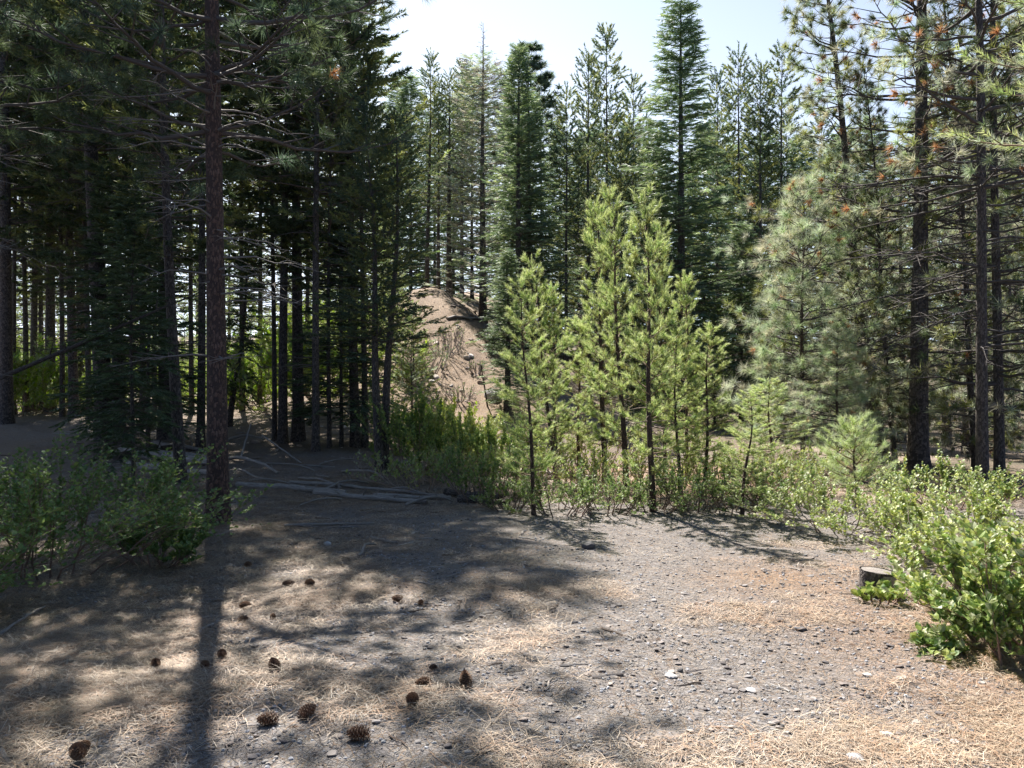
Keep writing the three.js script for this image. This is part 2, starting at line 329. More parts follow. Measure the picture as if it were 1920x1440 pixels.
proto('sunny_pine', () => conifer({                                          // pine at the edge of the wood, lit from behind, limbs out to the right
  H: 17, base: 3.8, per: () => 4, gap: () => 0.45, prof: (t, az) => (1.2 + 0.55 * Math.sin(az + 0.6)) * Math.pow(1 - t, 0.45) * (0.6 + 0.7 * noise(t * 15, Math.sin(az) * 1.5)) + 0.1, tilt: (t, r) => [lerp(0.0, 0.6, t) + (r() - 0.5) * 0.3, lerp(0.3, 0.9, t)], subStart: 0.3, subGap: 0.21, subLen: 0.42, subMax: 0.55, wig: 0.25,
  leaf: (F, p, d, l, t, r, q) => brush(F, q.lerp(p, 0.3), d, 0.44, 44, 0.11, 0.022, jit(pick(r, G.pine, G.olive, G.olive, G.bright), 0.2, r), r), dead: { n: 40, from: 1.2, to: 6, L: 1.2 },
}, 115));
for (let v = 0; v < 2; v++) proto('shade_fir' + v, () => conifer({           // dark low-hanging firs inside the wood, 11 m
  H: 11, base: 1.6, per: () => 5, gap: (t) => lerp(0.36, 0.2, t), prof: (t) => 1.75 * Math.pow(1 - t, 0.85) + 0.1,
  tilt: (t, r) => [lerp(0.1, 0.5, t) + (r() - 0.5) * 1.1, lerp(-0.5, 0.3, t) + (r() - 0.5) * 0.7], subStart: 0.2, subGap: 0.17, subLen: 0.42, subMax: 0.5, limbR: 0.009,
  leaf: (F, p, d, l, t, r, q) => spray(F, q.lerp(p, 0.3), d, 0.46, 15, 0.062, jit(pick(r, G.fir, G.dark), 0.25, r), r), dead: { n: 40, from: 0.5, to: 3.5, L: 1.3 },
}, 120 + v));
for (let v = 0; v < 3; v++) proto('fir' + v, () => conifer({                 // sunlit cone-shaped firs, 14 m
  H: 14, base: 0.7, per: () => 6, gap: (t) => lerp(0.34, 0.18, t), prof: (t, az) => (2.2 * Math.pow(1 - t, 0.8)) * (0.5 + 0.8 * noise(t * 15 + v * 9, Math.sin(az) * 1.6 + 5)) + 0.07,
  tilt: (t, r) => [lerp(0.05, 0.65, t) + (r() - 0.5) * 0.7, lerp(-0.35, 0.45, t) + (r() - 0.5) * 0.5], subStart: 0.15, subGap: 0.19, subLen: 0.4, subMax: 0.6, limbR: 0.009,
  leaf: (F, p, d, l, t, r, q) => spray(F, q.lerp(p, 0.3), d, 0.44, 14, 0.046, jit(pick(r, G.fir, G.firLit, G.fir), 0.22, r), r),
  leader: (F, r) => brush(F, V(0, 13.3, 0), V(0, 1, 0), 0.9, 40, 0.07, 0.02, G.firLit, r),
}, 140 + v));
proto('grey_fir', () => conifer({                                            // a fir going grey, thin crown, bare spire
  H: 14, base: 0.9, per: () => 6, gap: (t) => lerp(0.32, 0.22, t), prof: (t) => t > 0.84 ? 0.5 * (1.05 - t) * 3 : 2.0 * Math.pow(1 - t, 0.62) + 0.1,
  tilt: (t, r) => [lerp(0.25, 0.55, t) + (r() - 0.5) * 0.3, lerp(0.2, 0.6, t)], subStart: 0.2, subGap: 0.19, subLen: 0.42, subMax: 0.6, limbR: 0.008, woodCol: [0.24, 0.21, 0.19],
  leaf: (F, p, d, l, t, r, q) => { if (t < 0.83) spray(F, q.lerp(p, 0.3), d, 0.44, r() < 0.7 ? 15 : 6, 0.04, jit(pick(r, G.grey, G.silver, [0.22, 0.2, 0.17], G.firLit), 0.22, r), r); else if (r() < 0.3) spray(F, p, d, 0.14, 4, 0.04, [0.1, 0.09, 0.07], r); },
}, 150));
for (let v = 0; v < 3; v++) proto('hill_pine' + v, () => conifer({           // slender pines on the skyline, 14 m
  H: 14, base: [5, 2.2, 6.5][v], per: () => 4, gap: (t) => lerp(0.4, 0.26, t), prof: (t, az) => [1.6, 1.6, 1.3][v] * Math.pow(1 - t, 0.7) * (0.35 + 1.0 * noise(t * 15, v * 5 + 1 + Math.sin(az) * 1.5)) + 0.14,
  tilt: (t, r) => [lerp(0.1, 0.7, t) + (r() - 0.5) * 0.8, lerp(0.2, 0.9, t) + (r() - 0.5) * 0.6], subStart: 0.2, subGap: 0.22, subLen: 0.42, subMax: 0.45, limbR: 0.01,
  leaf: (F, p, d, l, t, r, q) => brush(F, q.lerp(p, 0.25), d, 0.46, 36, 0.12, 0.04, jit(pick(r, G.pine, G.blue, G.olive), 0.2, r), r),
  leader: (F, r) => brush(F, V(0, 13.4, 0), V(0, 1, 0), 0.75, 40, 0.09, 0.025, G.pine, r), dead: { n: 30, from: 1, to: 6, L: 0.9 },
}, 160 + v));
proto('round_pine', () => conifer({                                          // heavy rounded crown, 15 m
  H: 15, base: 8, per: () => 5, gap: () => 0.42, prof: (t) => 1.5 * Math.sqrt(Math.max(0, 1 - t * t)) * (0.6 + 0.4 * sstep(0, 0.2, t)),
  tilt: (t, r) => [lerp(0.1, 0.9, t), lerp(0.5, 1.2, t)], subStart: 0.3, subGap: 0.22, subLen: 0.45, subMax: 0.5,
  leaf: (F, p, d, l, t, r) => tuft(F, p, d, 0.26, 36, 0.036, jit(pick(r, G.dark, G.blue), 0.2, r), r), dead: { n: 30, from: 3, to: 8, L: 1 },
}, 170));
for (let v = 0; v < 4; v++) proto('sapling' + v, () => conifer({             // bright young pines, 4 m
  H: 4, base: [0.7, 0.6, 0.85, 0.5][v], per: () => 5, gap: (t) => lerp(0.27, 0.23, t), prof: (t, az) => [0.55, 0.48, 0.6, 0.46][v] * (0.75 + 0.5 * noise(t * 9 + v * 5, Math.sin(az) * 1.4)) * Math.pow(1 - t, [0.62, 0.55, 0.7, 0.5][v]) * (0.6 + 0.4 * sstep(-0.05, 0.3, t)) + 0.09,
  tilt: (t, r) => [lerp(0.12, 0.7, t) + (r() - 0.5) * 0.3, lerp(0.65, 1.1, t)], subStart: 0.22, subGap: 0.096, subLen: 0.36, subMax: 0.2, subAng: 0.65, subUp: 0.3, limbR: 0.011, woodCol: [0.2, 0.14, 0.09],
  leaf: (F, p, d, l, t, r, q) => { const c = jit(pick(r, G.bright, [G.bright, G.olive, [0.36, 0.48, 0.20], G.bright][v], G.olive, [0.34, 0.43, 0.15]), 0.2, r); brush(F, q, d, Math.max(0.15, l * 1.15), 56, 0.07, 0.009, c, r, G.tip); },
  leader: (F, r) => { brush(F, V(0, 3.6, 0), V(0, 1, 0), 0.42, 90, 0.05, 0.009, G.bright, r, G.tip); for (let k = 0; k < 4; k++) brush(F, V(0, 3.7, 0), V(Math.sin(k * 1.6), 2, Math.cos(k * 1.6)).normalize(), 0.16, 40, 0.05, 0.008, G.bright, r, G.tip); },
  dead: { n: 22, from: 0.1, to: 1.3, L: 0.35, col: [0.17, 0.13, 0.1] },
}, 180 + v));
proto('edge_pine', () => conifer({                                           // tall bright young pine with bare lower stem
  H: 6.6, base: 3.5, per: () => 5, gap: () => 0.3, prof: (t) => 1.1 * Math.pow(1 - t, 0.5) + 0.08, tilt: (t, r) => [lerp(-0.1, 0.6, t) + (r() - 0.5) * 0.5, lerp(0.4, 1.0, t)], subStart: 0.25, subGap: 0.1, subLen: 0.36, subMax: 0.24, subAng: 0.7, subUp: 0.2, limbR: 0.01, woodCol: [0.2, 0.14, 0.09],
  leaf: (F, p, d, l, t, r, q) => brush(F, q, d, Math.max(0.16, l), 60, 0.075, 0.006, jit(pick(r, G.bright, G.silver), 0.2, r), r, G.tip),
}, 187));
proto('sapling4', () => conifer({                                            // a knee-high to hip-high pale pine with long soft needles
  H: 1.2, base: 0.25, per: () => 5, gap: () => 0.13, prof: (t) => 0.62 * Math.pow(1 - t, 0.55) + 0.05, tilt: (t, r) => [lerp(0.1, 0.8, t) + (r() - 0.5) * 0.3, lerp(0.6, 1.1, t)], subStart: 0.2, subGap: 0.07, subLen: 0.4, subMax: 0.18, subAng: 0.7, limbR: 0.012, woodCol: [0.25, 0.17, 0.1],
  leaf: (F, p, d, l, t, r, q) => brush(F, q, d, Math.max(0.12, l), 46, 0.085, 0.006, jit(pick(r, G.bright, G.silver), 0.2, r), r, [0.5, 0.58, 0.3]),
  leader: (F, r) => brush(F, V(0, 1.02, 0), V(0, 1, 0), 0.2, 70, 0.08, 0.006, G.bright, r, G.tip),
}, 188));
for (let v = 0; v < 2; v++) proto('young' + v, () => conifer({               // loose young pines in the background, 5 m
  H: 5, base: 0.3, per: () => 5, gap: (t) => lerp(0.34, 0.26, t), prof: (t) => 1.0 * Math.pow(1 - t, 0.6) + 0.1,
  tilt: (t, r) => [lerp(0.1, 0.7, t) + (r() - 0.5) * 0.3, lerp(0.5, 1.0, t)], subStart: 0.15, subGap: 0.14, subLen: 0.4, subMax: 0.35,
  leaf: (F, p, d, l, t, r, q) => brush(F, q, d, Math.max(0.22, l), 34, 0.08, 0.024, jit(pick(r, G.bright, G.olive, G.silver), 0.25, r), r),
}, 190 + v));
// long-needled pines on the right: the limbs of the leaning one reach far to the left
function ponderosa(o, seed) {
  return conifer({
    per: () => o.per ?? 4, gap: () => o.gap ?? 0.42, tilt: o.tilt ?? ((t, r) => [lerp(-0.05, 0.5, t) + (r() - 0.5) * 0.35, lerp(0.15, 0.9, t)]), subStart: 0.3, subGap: o.subGap ?? 0.17, subLen: 0.42, subMax: 0.55, subUp: 0.1, wig: 0.42, limbR: 0.013, seg: 7, sides: 5,
    woodCol: [0.075, 0.062, 0.055], H: o.H, base: o.base, prof: o.prof, dead: o.dead, per_: 0,
    leaf: (F, p, d, l, t, r) => {
      const k = r(), rust = k < (o.rust ?? 0.05);
      if (r() < (o.skip ?? 0)) return;
      tuft(F, p, d, (o.len ?? 0.17) * (rust ? 0.75 : 1), o.n ?? 34, o.w ?? 0.0075, rust ? jit(G.rust, 0.3, r) : jit(pick(r, ...o.cols), 0.22, r), r, o.open ?? 1.35);
    },
  }, seed);
}
const paleCols = [G.silver, G.pine, G.olive, [0.48, 0.48, 0.35], [0.42, 0.50, 0.30]];
proto('leaning_pine', () => ponderosa({ H: 12.5, base: 1.0, gap: 0.3, per: 5, subGap: 0.14, rust: 0.035, cols: paleCols, n: 52, len: 0.18, w: 0.011,
  prof: (t, az) => { const left = 0.5 + 0.5 * Math.cos(az + Math.PI / 2 - 0.25); return (t < 0.36 ? 1.0 + 1.55 * left * sstep(-0.12, 0.1, t) : 0.75 + 0.65 * left) * Math.pow(1 - t, 0.35) * (t > 0.36 && t < 0.46 ? 0.6 : 1); } }, 201));
proto('open_pine', () => ponderosa({ H: 14, base: 4.6, gap: 0.42, per: 4, subGap: 0.2, rust: 0.15, cols: paleCols, n: 50, len: 0.18, w: 0.011, prof: (t) => 2.3 * Math.pow(1 - t, 0.5) * (0.8 + 0.2 * sstep(0, 0.1, t)), dead: { n: 44, from: 1.8, to: 5.6, L: 1.9, col: [0.07, 0.06, 0.055] } }, 202));
proto('pale_pine', () => ponderosa({ H: 5.5, base: 0.6, gap: 0.27, per: 5, subGap: 0.13, rust: 0.03, cols: [[0.50, 0.58, 0.36], [0.42, 0.52, 0.28], G.silver, [0.52, 0.52, 0.38]], n: 56, len: 0.2, w: 0.0085, open: 1.5, prof: (t, az) => 1.55 * Math.pow(1 - t, 0.45) * (0.65 + 0.6 * noise(t * 8, Math.sin(az) * 1.5)) }, 208));
for (let v = 0; v < 2; v++) proto('dense_pine' + v, () => ponderosa({ H: 13, base: 0.5 + v * 0.7, gap: 0.36, per: 5, subGap: 0.19, rust: 0.02, cols: [G.silver, G.pine, G.olive, G.grey], n: 34, len: 0.21, w: 0.018, prof: (t) => 1.9 * Math.pow(1 - t, 0.5) * (0.7 + 0.5 * noise(t * 12, v * 4)), dead: { n: 26, from: 0.6, to: 4, L: 1.5, col: [0.08, 0.07, 0.06] } }, 203 + v));
proto('near_pine', () => ponderosa({ H: 14, base: 4.5, gap: 0.42, per: 5, subGap: 0.19, rust: 0.008, skip: 0, cols: [G.dark, G.pine, G.blue], n: 70, len: 0.2, w: 0.0075, open: 1.5, prof: (t) => 2.3 * Math.pow(1 - t, 0.55) * (0.85 + 0.15 * sstep(0, 0.1, t)), tilt: (t, r) => [lerp(-0.15, 0.5, t) + (r() - 0.5) * 0.5, lerp(0.35, 0.9, t)], dead: { n: 46, from: 1.9, to: 5.6, L: 1.15, col: [0.16, 0.14, 0.125] } }, 206));

const upAxis = V(0, 1, 0);
// One tree: its own trunk, with limbs and crown of the kind grown to its height. topPx is where the stem crosses the top edge of the photograph.
function tree(kind, name, label, pos, H, r0, o = {}) {
  const P = PROTO[kind], s = H / P.H, t = thing(name, label, o.category ?? 'tree', pos, o.group);
  const wide = o.wide ?? s;
  const tr = part('trunk', trunkGeo(H, r0, Math.floor(pos.x * 97 + pos.z * 31 + 5000), o), o.bark ?? M.greyBark, t);
  const crown = part('crown', P.leaf, M.needle, t, 'stuff'), wood = part('branches', P.wood, M.wood, t, 'stuff');
  const turn = o.turn ?? (Math.abs(pos.x * 12.9 + pos.z * 78.2) % 6.283);
  for (const c of [crown, wood]) { c.scale.set(wide, s, wide); c.rotation.y = turn; }
  t.rotation.z = o.lean ?? 0; t.rotation.x = o.leanX ?? 0;
  return t;
}
const leanFor = (pxBase, pyBase, pxTop, pyTop = 0) => -Math.atan2(pxTop - pxBase, pyBase - pyTop);
const px2m = (w, d) => w * d / FPX;

// ---- the foreground pine on the left and the dark wood behind it
{
  const p = at(408, 980), d = -p.z;
  tree('near_pine', 'pine_tree', 'tall reddish brown pine trunk standing nearest at the left edge of the clearing', p, 14, px2m(20, d), { lean: leanFor(410, 980, 401), bark: M.redBark, rows: 60, sides: 22, rough: 0.07, turn: 1.9 });
  tree('near_pine', 'pine_tree', 'pine beyond the left frame edge with long needles hanging into the upper left corner', spot(-130, 9.5), 13, 0.14, { bark: M.redBark, turn: 4.4, rows: 30, sides: 14 });
}
const W = (px, py, w, top, kind, H, label, o = {}) => { const p = o.d ? spot(px, o.d) : at(px, py); return tree(kind, o.name ?? 'forest_pine', label, p, H, px2m(w / 2, -p.z), { lean: leanFor(px, py, top), sway: 0.05, ...o }); };
W(12, 795, 24, 6, 'lodgepole0', 22, 'dark trunk cut by the left edge of the photo, leftmost in the wood');
W(48, 772, 11, 40, 'lodgepole1', 14, 'slim dark trunk second from the left edge, just right of the leftmost trunk');
W(63, 770, 14, 70, 'lodgepole2', 15, 'thin dark trunk left of the sunlit strip of ground, third from left');
W(95, 772, 19, 88, 'lodgepole0', 21, 'straight brown trunk before the sunlit bushes, fourth from the left edge');
W(139, 782, 18, 120, 'lodgepole1', 21, 'dark trunk at the right end of the sunlit strip, with flared foot');
W(197, 826, 34, 158, 'lodgepole2', 20, 'broad dark trunk leaning left, thickest of the shaded trunks on the left');
W(224, 822, 24, 205, 'lodgepole0', 18, 'black trunk pressed close to the right of the broad dark trunk', { name: 'forest_fir' });
W(250, 920, 9, 244, 'shade_fir1', 4.6, 'thin dark sapling standing before the weathered log pile', { name: 'forest_fir' });
W(314, 822, 30, 305, 'lodgepole0', 19, 'wide black trunk behind the log pile, left of the leaning trunk');
W(340, 908, 22, 296, 'lodgepole1', 13.5, 'slender trunk leaning left with its foot in front of the weathered log pile');
W(375, 840, 16, 385, 'lodgepole2', 16.5, 'dark trunk just left of the nearest reddish pine');
W(430, 790, 12, 530, 'shade_fir0', 5.5, 'small tree leaning right out from behind the nearest pine', { name: 'forest_fir', d: 22, wide: 0.35 });
W(514, 826, 10, 510, 'lodgepole1', 15, 'thinnest of the three trunks right of the bright green bush');
W(531, 830, 18, 538, 'lodgepole1', 16.5, 'dark trunk in the middle of three right of the bright green bush', { name: 'forest_fir' });
W(559, 826, 23, 556, 'lodgepole0', 17.5, 'thick straight trunk, right one of three beside the bright green bush');
W(592, 846, 15, 597, 'lodgepole2', 16.5, 'straight black trunk between the thick trunk and the forked pine');
W(618, 840, 9, 616, 'lodgepole2', 12, 'thin black trunk right of the straight black trunk', { name: 'forest_fir' });
W(667, 838, 19, 650, 'sunny_pine', 16.5, 'tall pine at the edge of the wood whose sunlit limbs reach into the open sky', { turn: 0.6 });
W(684, 838, 13, 676, 'lodgepole0', 9.5, 'narrow trunk touching the right side of the tall pine at the wood edge');
W(150, 790, 18, 150, 'lodgepole2', 19, 'dark slim pine deep in the wood behind the broad dark trunk', { name: 'forest_fir', d: 29 });
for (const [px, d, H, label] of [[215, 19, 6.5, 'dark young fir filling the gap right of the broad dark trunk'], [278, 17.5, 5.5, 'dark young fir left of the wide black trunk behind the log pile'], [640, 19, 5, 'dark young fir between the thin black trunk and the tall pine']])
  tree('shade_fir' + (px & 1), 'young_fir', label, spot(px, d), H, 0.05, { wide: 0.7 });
for (const [px, d, w, top, label] of [[26, 27, 9, 30, 'slim pole-like trunk just right of the leftmost trunk'], [78, 29, 9, 74, 'slim pole-like trunk left of the straight brown trunk'], [116, 26, 10, 112, 'slim pole-like trunk between the brown trunk and the flared trunk'], [168, 25, 11, 150, 'slim pole-like trunk left of the broad dark trunk'], [268, 24, 12, 262, 'slim pole-like trunk midway between broad dark trunk and wide black trunk'], [290, 27, 9, 292, 'slim pole-like trunk touching the left side of the wide black trunk'], [360, 26, 10, 352, 'slim pole-like trunk right of the leaning trunk'], [455, 26, 10, 450, 'slim pole-like trunk before the bright lime bush'], [488, 28, 9, 486, 'slim pole-like trunk right of the bright lime bush'], [576, 27, 9, 578, 'slim pole-like trunk between the thick trunk and the straight black trunk'], [642, 26, 11, 636, 'slim pole-like trunk left of the tall wood edge pine']])
  W(px, 800, w, top, 'lodgepole' + (px % 3), 17 + (px % 4), label, { d });
// the forked pine at the edge of the wood
{
  const p = at(716, 888), d = -p.z;
  for (const [top, ty, H, label, dx] of [[698, 480, 6.4, 'left stem of the forked young pine at the edge of the wood', -3], [738, 480, 6.2, 'right stem of the forked young pine at the edge of the wood', 4]]) {
    const q = spot(716 + dx, d + 0.02 * dx);
    tree('hill_pine0', 'forked_pine', label, q, H, px2m(9, d), { lean: leanFor(716 + dx, 888, top, ty), wide: 0.58, turn: dx, sway: 0.06 });
  }
}
tree('young0', 'young_pine', 'bright young pine at the left foot of the bare knoll', spot(772, 20.5), 2.9, 0.03, { wide: 0.7 });
// trees left of the frame and deeper in the wood; they shade the clearing
const wood = rng(77);
[[-330, 11], [-620, 13], [-200, 16], [-420, 19], [-120, 24]].forEach(([px, d], k) => tree('lodgepole' + k % 3, 'forest_pine', 'tall pine out of sight past the left edge of the photo', spot(px, d), 16 + wood() * 2, 0.15, { group: 'pines out of sight on the left', lean: (wood() - 0.5) * 0.05 }));
for (const [px, d, H] of [[-60, 64, 18], [10, 66, 19], [70, 62, 17], [130, 68, 19], [190, 63, 18], [250, 69, 19], [310, 64, 18], [370, 67, 19], [430, 63, 17], [490, 68, 19], [550, 64, 18], [610, 69, 19], [670, 65, 18], [725, 70, 19], [100, 78, 20], [280, 80, 20], [460, 78, 20], [640, 80, 20]])
  tree(wood() < 0.3 ? 'lodgepole' + Math.floor(wood() * 3) : 'dense_pine' + Math.floor(wood() * 2), 'background_tree', 'conifer deep in the shaded wood far behind the left trunks', spot(px, d), H, 0.14, { group: 'conifers deep in the wood on the left', wide: 1.75 });
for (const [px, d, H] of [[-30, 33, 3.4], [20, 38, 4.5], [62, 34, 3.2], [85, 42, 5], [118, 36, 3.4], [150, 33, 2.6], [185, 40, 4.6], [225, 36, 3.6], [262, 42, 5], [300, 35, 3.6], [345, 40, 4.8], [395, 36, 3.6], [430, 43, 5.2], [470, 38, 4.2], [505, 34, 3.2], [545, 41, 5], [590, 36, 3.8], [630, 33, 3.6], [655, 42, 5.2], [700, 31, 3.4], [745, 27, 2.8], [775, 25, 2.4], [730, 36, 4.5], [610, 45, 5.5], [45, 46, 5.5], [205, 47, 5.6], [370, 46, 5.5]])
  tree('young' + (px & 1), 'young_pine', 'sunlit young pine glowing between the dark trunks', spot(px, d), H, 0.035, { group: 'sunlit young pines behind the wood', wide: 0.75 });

// the wood goes on round the photographer's back and past both edges of the photo
for (const [x, z, H, k] of [[-9, -1, 15, 0], [-12, 5, 16, 1], [-6, 6, 15, 2], [-2, 9, 16, 0], [3, 8, 15, 1], [7, 5, 16, 2], [11, 0, 15, 0], [13, -6, 15, 1], [-13, -6, 16, 2], [0, 15, 17, 1], [9, 12, 16, 0], [-9, 13, 17, 2], [15, 7, 16, 0], [-16, 0, 17, 1], [16, -12, 14, 2], [4, 19, 17, 0], [-17, 10, 17, 2]])
  tree('lodgepole' + k, 'forest_pine', 'tall pine of the wood behind the photographer', V(x, height(x, z), z), H, 0.15, { group: 'pines behind the photographer', wide: 1.5 });
// ---- the knoll and the skyline in the middle
const S = (kind, px, py, d, label, o = {}) => { const p = spot(px, d), top = EYE + (720 - py) / FPX * d; return tree(kind, o.name ?? 'skyline_pine', label, p, top - p.y, o.r ?? 0.12, o); };
S('hill_pine0', 800, 110, 37, 'slim pine on top of the knoll, left of two bare trunks', { lean: -0.02, r: 0.11 });
S('hill_pine2', 822, 150, 38, 'bare slim trunk on top of the knoll with a small crown, left of its pair', { r: 0.1 });
S('hill_pine2', 842, 140, 36, 'dark bare trunk on top of the knoll, right of its pair', { r: 0.14 });
S('hill_pine0', 866, 125, 44, 'pine with dark crown just left of the grey fir', {});
S('grey_fir', 905, 42, 35, 'greying fir with bare dead spire, tallest of the middle group', { name: 'skyline_fir', r: 0.17, wide: 1.05 });
S('fir0', 972, 88, 28, 'dark green pointed fir in front of the greying fir', { name: 'skyline_fir', r: 0.14, wide: 0.72 });
S('fir1', 992, 180, 29, 'green fir at the right side of the middle group', { name: 'skyline_fir', r: 0.14, wide: 0.85 });
S('round_pine', 990, 82, 38, 'dark pine with heavy rounded crown behind the middle firs', { r: 0.18, wide: 1.35 });
S('hill_pine2', 1062, 170, 34, 'single bare dark trunk in the gap right of the middle firs', { r: 0.09 });
S('fir2', 952, 470, 23, 'low dark fir with drooping limbs on the right flank of the knoll', { name: 'skyline_fir', r: 0.1, wide: 0.42 });
S('hill_pine1', 1103, 105, 36, 'narrow pine with sharp tip in the middle of the skyline', { r: 0.13, wide: 0.95 });
S('hill_pine0', 1137, 68, 38, 'tall pine with a thin bare leader on the skyline', { r: 0.13 });
S('hill_pine1', 1188, 150, 40, 'short pine between the tall pine and the great fir', { r: 0.12 });
S('hill_pine1', 1165, 260, 33, 'loose green pine behind the tallest sapling', { r: 0.1, wide: 1.0 });
S('fir1', 1277, -20, 30, 'great dark fir, largest on the skyline, right of the saplings', { name: 'skyline_fir', r: 0.2, wide: 1.3 });
S('fir2', 1225, 240, 32, 'lower fir leaning against the left side of the great fir', { name: 'skyline_fir', r: 0.13, wide: 0.75 });
S('hill_pine0', 1345, 150, 38, 'small dark pine just right of the great fir', {});
S('hill_pine2', 1385, 100, 36, 'thin open pine against the sky right of the great fir', { wide: 1.1 });
S('hill_pine1', 1426, 125, 34, 'bluish pine in the middle of three right of the great fir', {});
S('hill_pine2', 1466, 95, 35, 'slim pine with long bare stem, right of three beside the great fir', { wide: 1.2 });
S('fir0', 1390, 420, 31, 'low green fir behind the tips of the right saplings', { name: 'skyline_fir', r: 0.1, wide: 0.8 });
for (const [px, d, H, k] of [[770, 50, 14, 'fir0'], [745, 56, 16, 'fir1'], [815, 58, 13, 'fir2'], [850, 54, 13, 'hill_pine1'], [885, 50, 14, 'fir0'], [1015, 46, 15, 'hill_pine1'], [1050, 52, 14, 'fir1'], [1085, 46, 13, 'hill_pine1'], [1120, 52, 15, 'fir2'], [1155, 47, 15, 'hill_pine1'], [1185, 52, 16, 'fir0'], [1215, 48, 14, 'hill_pine1'], [1250, 44, 12, 'fir1'], [1320, 47, 15, 'fir2'], [1350, 52, 16, 'hill_pine1'], [1375, 48, 14, 'fir0'], [1410, 50, 16, 'hill_pine1'], [1440, 46, 14, 'fir1'], [1475, 50, 16, 'hill_pine0'], [1505, 45, 14, 'fir2'], [1540, 42, 14, 'hill_pine0'], [960, 58, 16, 'fir1'], [1095, 60, 16, 'fir0'], [1290, 58, 15, 'fir1'], [1580, 48, 15, 'fir0'], [1640, 46, 15, 'fir1'], [1720, 48, 16, 'fir2'], [1800, 46, 15, 'fir0'], [1880, 48, 16, 'fir1']])
  tree(k, 'background_tree', 'pale distant conifer filling the gaps behind the skyline trees', spot(px, d), H, 0.12, { group: 'distant conifers behind the skyline', wide: 1.35 });
for (const [px, d, H] of [[800, 60, 5], [850, 62, 5], [1040, 55, 5], [1090, 50, 5], [1130, 36, 4.5], [1190, 34, 4], [1440, 30, 4.5], [1340, 30, 4.5], [1490, 33, 5]])
  tree('young' + (px % 20 ? 1 : 0), 'young_pine', 'young pine far behind at the foot of the skyline trees', spot(px, d), H, 0.05, { group: 'young pines at the foot of the skyline' });

// ---- bright saplings at the far edge of the clearing
const Y = (v, px, base, tipPx, tip, label, o = {}) => { const p = at(px, base), d = -p.z, H = EYE + (720 - tip) / FPX * d - p.y; return tree('sapling' + v, 'pine_sapling', label, p, H, px2m((o.w ?? 10) / 2, d), { lean: leanFor(px, base, tipPx, tip), bark: M.redBark, sides: 7, rows: 14, sway: 0.03, wide: o.wide ?? 0.95, ...o }); };
Y(0, 1001, 966, 978, 525, 'bright sapling with thin dark stem nearest the fallen logs, leftmost of the row', { w: 9, wide: 0.85 });
Y(1, 1043, 905, 996, 478, 'taller sapling close behind the leftmost one, its tip above it', { w: 9, wide: 0.85 });
Y(2, 1044, 905, 1034, 535, 'yellow green sapling third from the left of the row', { w: 8, wide: 0.85 });
Y(3, 1135, 906, 1118, 385, 'tall bright sapling with reddish stem at the centre of the row', { w: 12, wide: 1.0 });
Y(0, 1174, 925, 1146, 368, 'tallest bright sapling with the longest leader in the row', { w: 12, wide: 0.95 });
Y(1, 1224, 960, 1208, 362, 'bright sapling with stout dark stem right of the tallest one', { w: 13, wide: 0.9 });
Y(2, 1247, 918, 1236, 420, 'thin stemmed sapling close to the right of the stout stemmed one', { w: 8, wide: 0.85 });
Y(3, 1290, 905, 1285, 520, 'sapling in the gap before the great fir, with half its height bare', { w: 8, wide: 0.8 });
Y(1, 1320, 930, 1332, 612, 'short bushy sapling at the right end of the bright row', { w: 8, wide: 0.95 });
Y(0, 1392, 968, 1410, 735, 'small loose sapling with bare curved stem right of the bright row', { w: 8, wide: 0.75 });
Y(2, 1275, 930, 1262, 600, 'low sapling filling the row under the great fir', { w: 7, wide: 1.1 });
Y(3, 1085, 890, 1085, 600, 'low sapling between the third and the central sapling', { w: 7, wide: 1.1 });
Y(4, 1607, 952, 1600, 795, 'little pale green pine standing in front of the leaning pine at the right', { w: 9, wide: undefined });
Y(2, 1450, 900, 1440, 710, 'pale young pine behind the right end of the row, under the leaning pine', { w: 7, wide: 1.1 });

// ---- long-needled pines on the right
{
  const p = spot(1640, 17);
  tree('leaning_pine', 'pine_tree', 'left leaning pine with pale drooping limbs reaching toward the saplings', p, 12.5, px2m(11, 17), { lean: leanFor(1640, 866, 1552), turn: 0, sway: 0.05 });
  tree('dense_pine1', 'pine_tree', 'second leaning trunk close to the right of the left leaning pine', spot(1656, 17.4), 6, px2m(12, 17), { lean: leanFor(1650, 866, 1606, 553), sway: 0.03, wide: 0.55 });
  tree('open_pine', 'pine_tree', 'thick dark pine trunk with rust coloured tufts, largest on the right', at(1722, 884), 14.5, px2m(17.5, 15.3), { lean: leanFor(1722, 884, 1728, 0), turn: 0.4, rows: 50, sides: 18, rough: 0.08, sway: 0.03 });
  tree('dense_pine0', 'pine_tree', 'thin crooked trunk between the leaning pair and the thick dark pine', spot(1679, 15.8), 8, px2m(5.5, 15.5), { lean: leanFor(1679, 880, 1650, 500), sway: 0.08, wide: 0.45 });
  tree('open_pine', 'pine_tree', 'dark pine left of the two trunks at the right edge', at(1844, 920), 14, px2m(11.5, 12.4), { lean: leanFor(1844, 920, 1832), turn: 2.4, sway: 0.05 });
  tree('dense_pine1', 'pine_tree', 'dark pine right of the two trunks at the right edge', at(1874, 902), 13, px2m(10, 13.6), { lean: leanFor(1874, 902, 1862), turn: 1.2, sway: 0.05 });
  tree('dense_pine0', 'pine_tree', 'slim trunk leaning left of the two trunks at the right edge', spot(1832, 15.5), 11, px2m(7, 15), { lean: leanFor(1832, 880, 1800, 400), turn: 5, sway: 0.08, wide: 0.6 });
}
tree('pale_pine', 'pine_tree', 'pale green young pine with long soft needles, between the saplings and the leaning pine', spot(1505, 15.6), 5.4, 0.05, { turn: 1, bark: M.redBark });
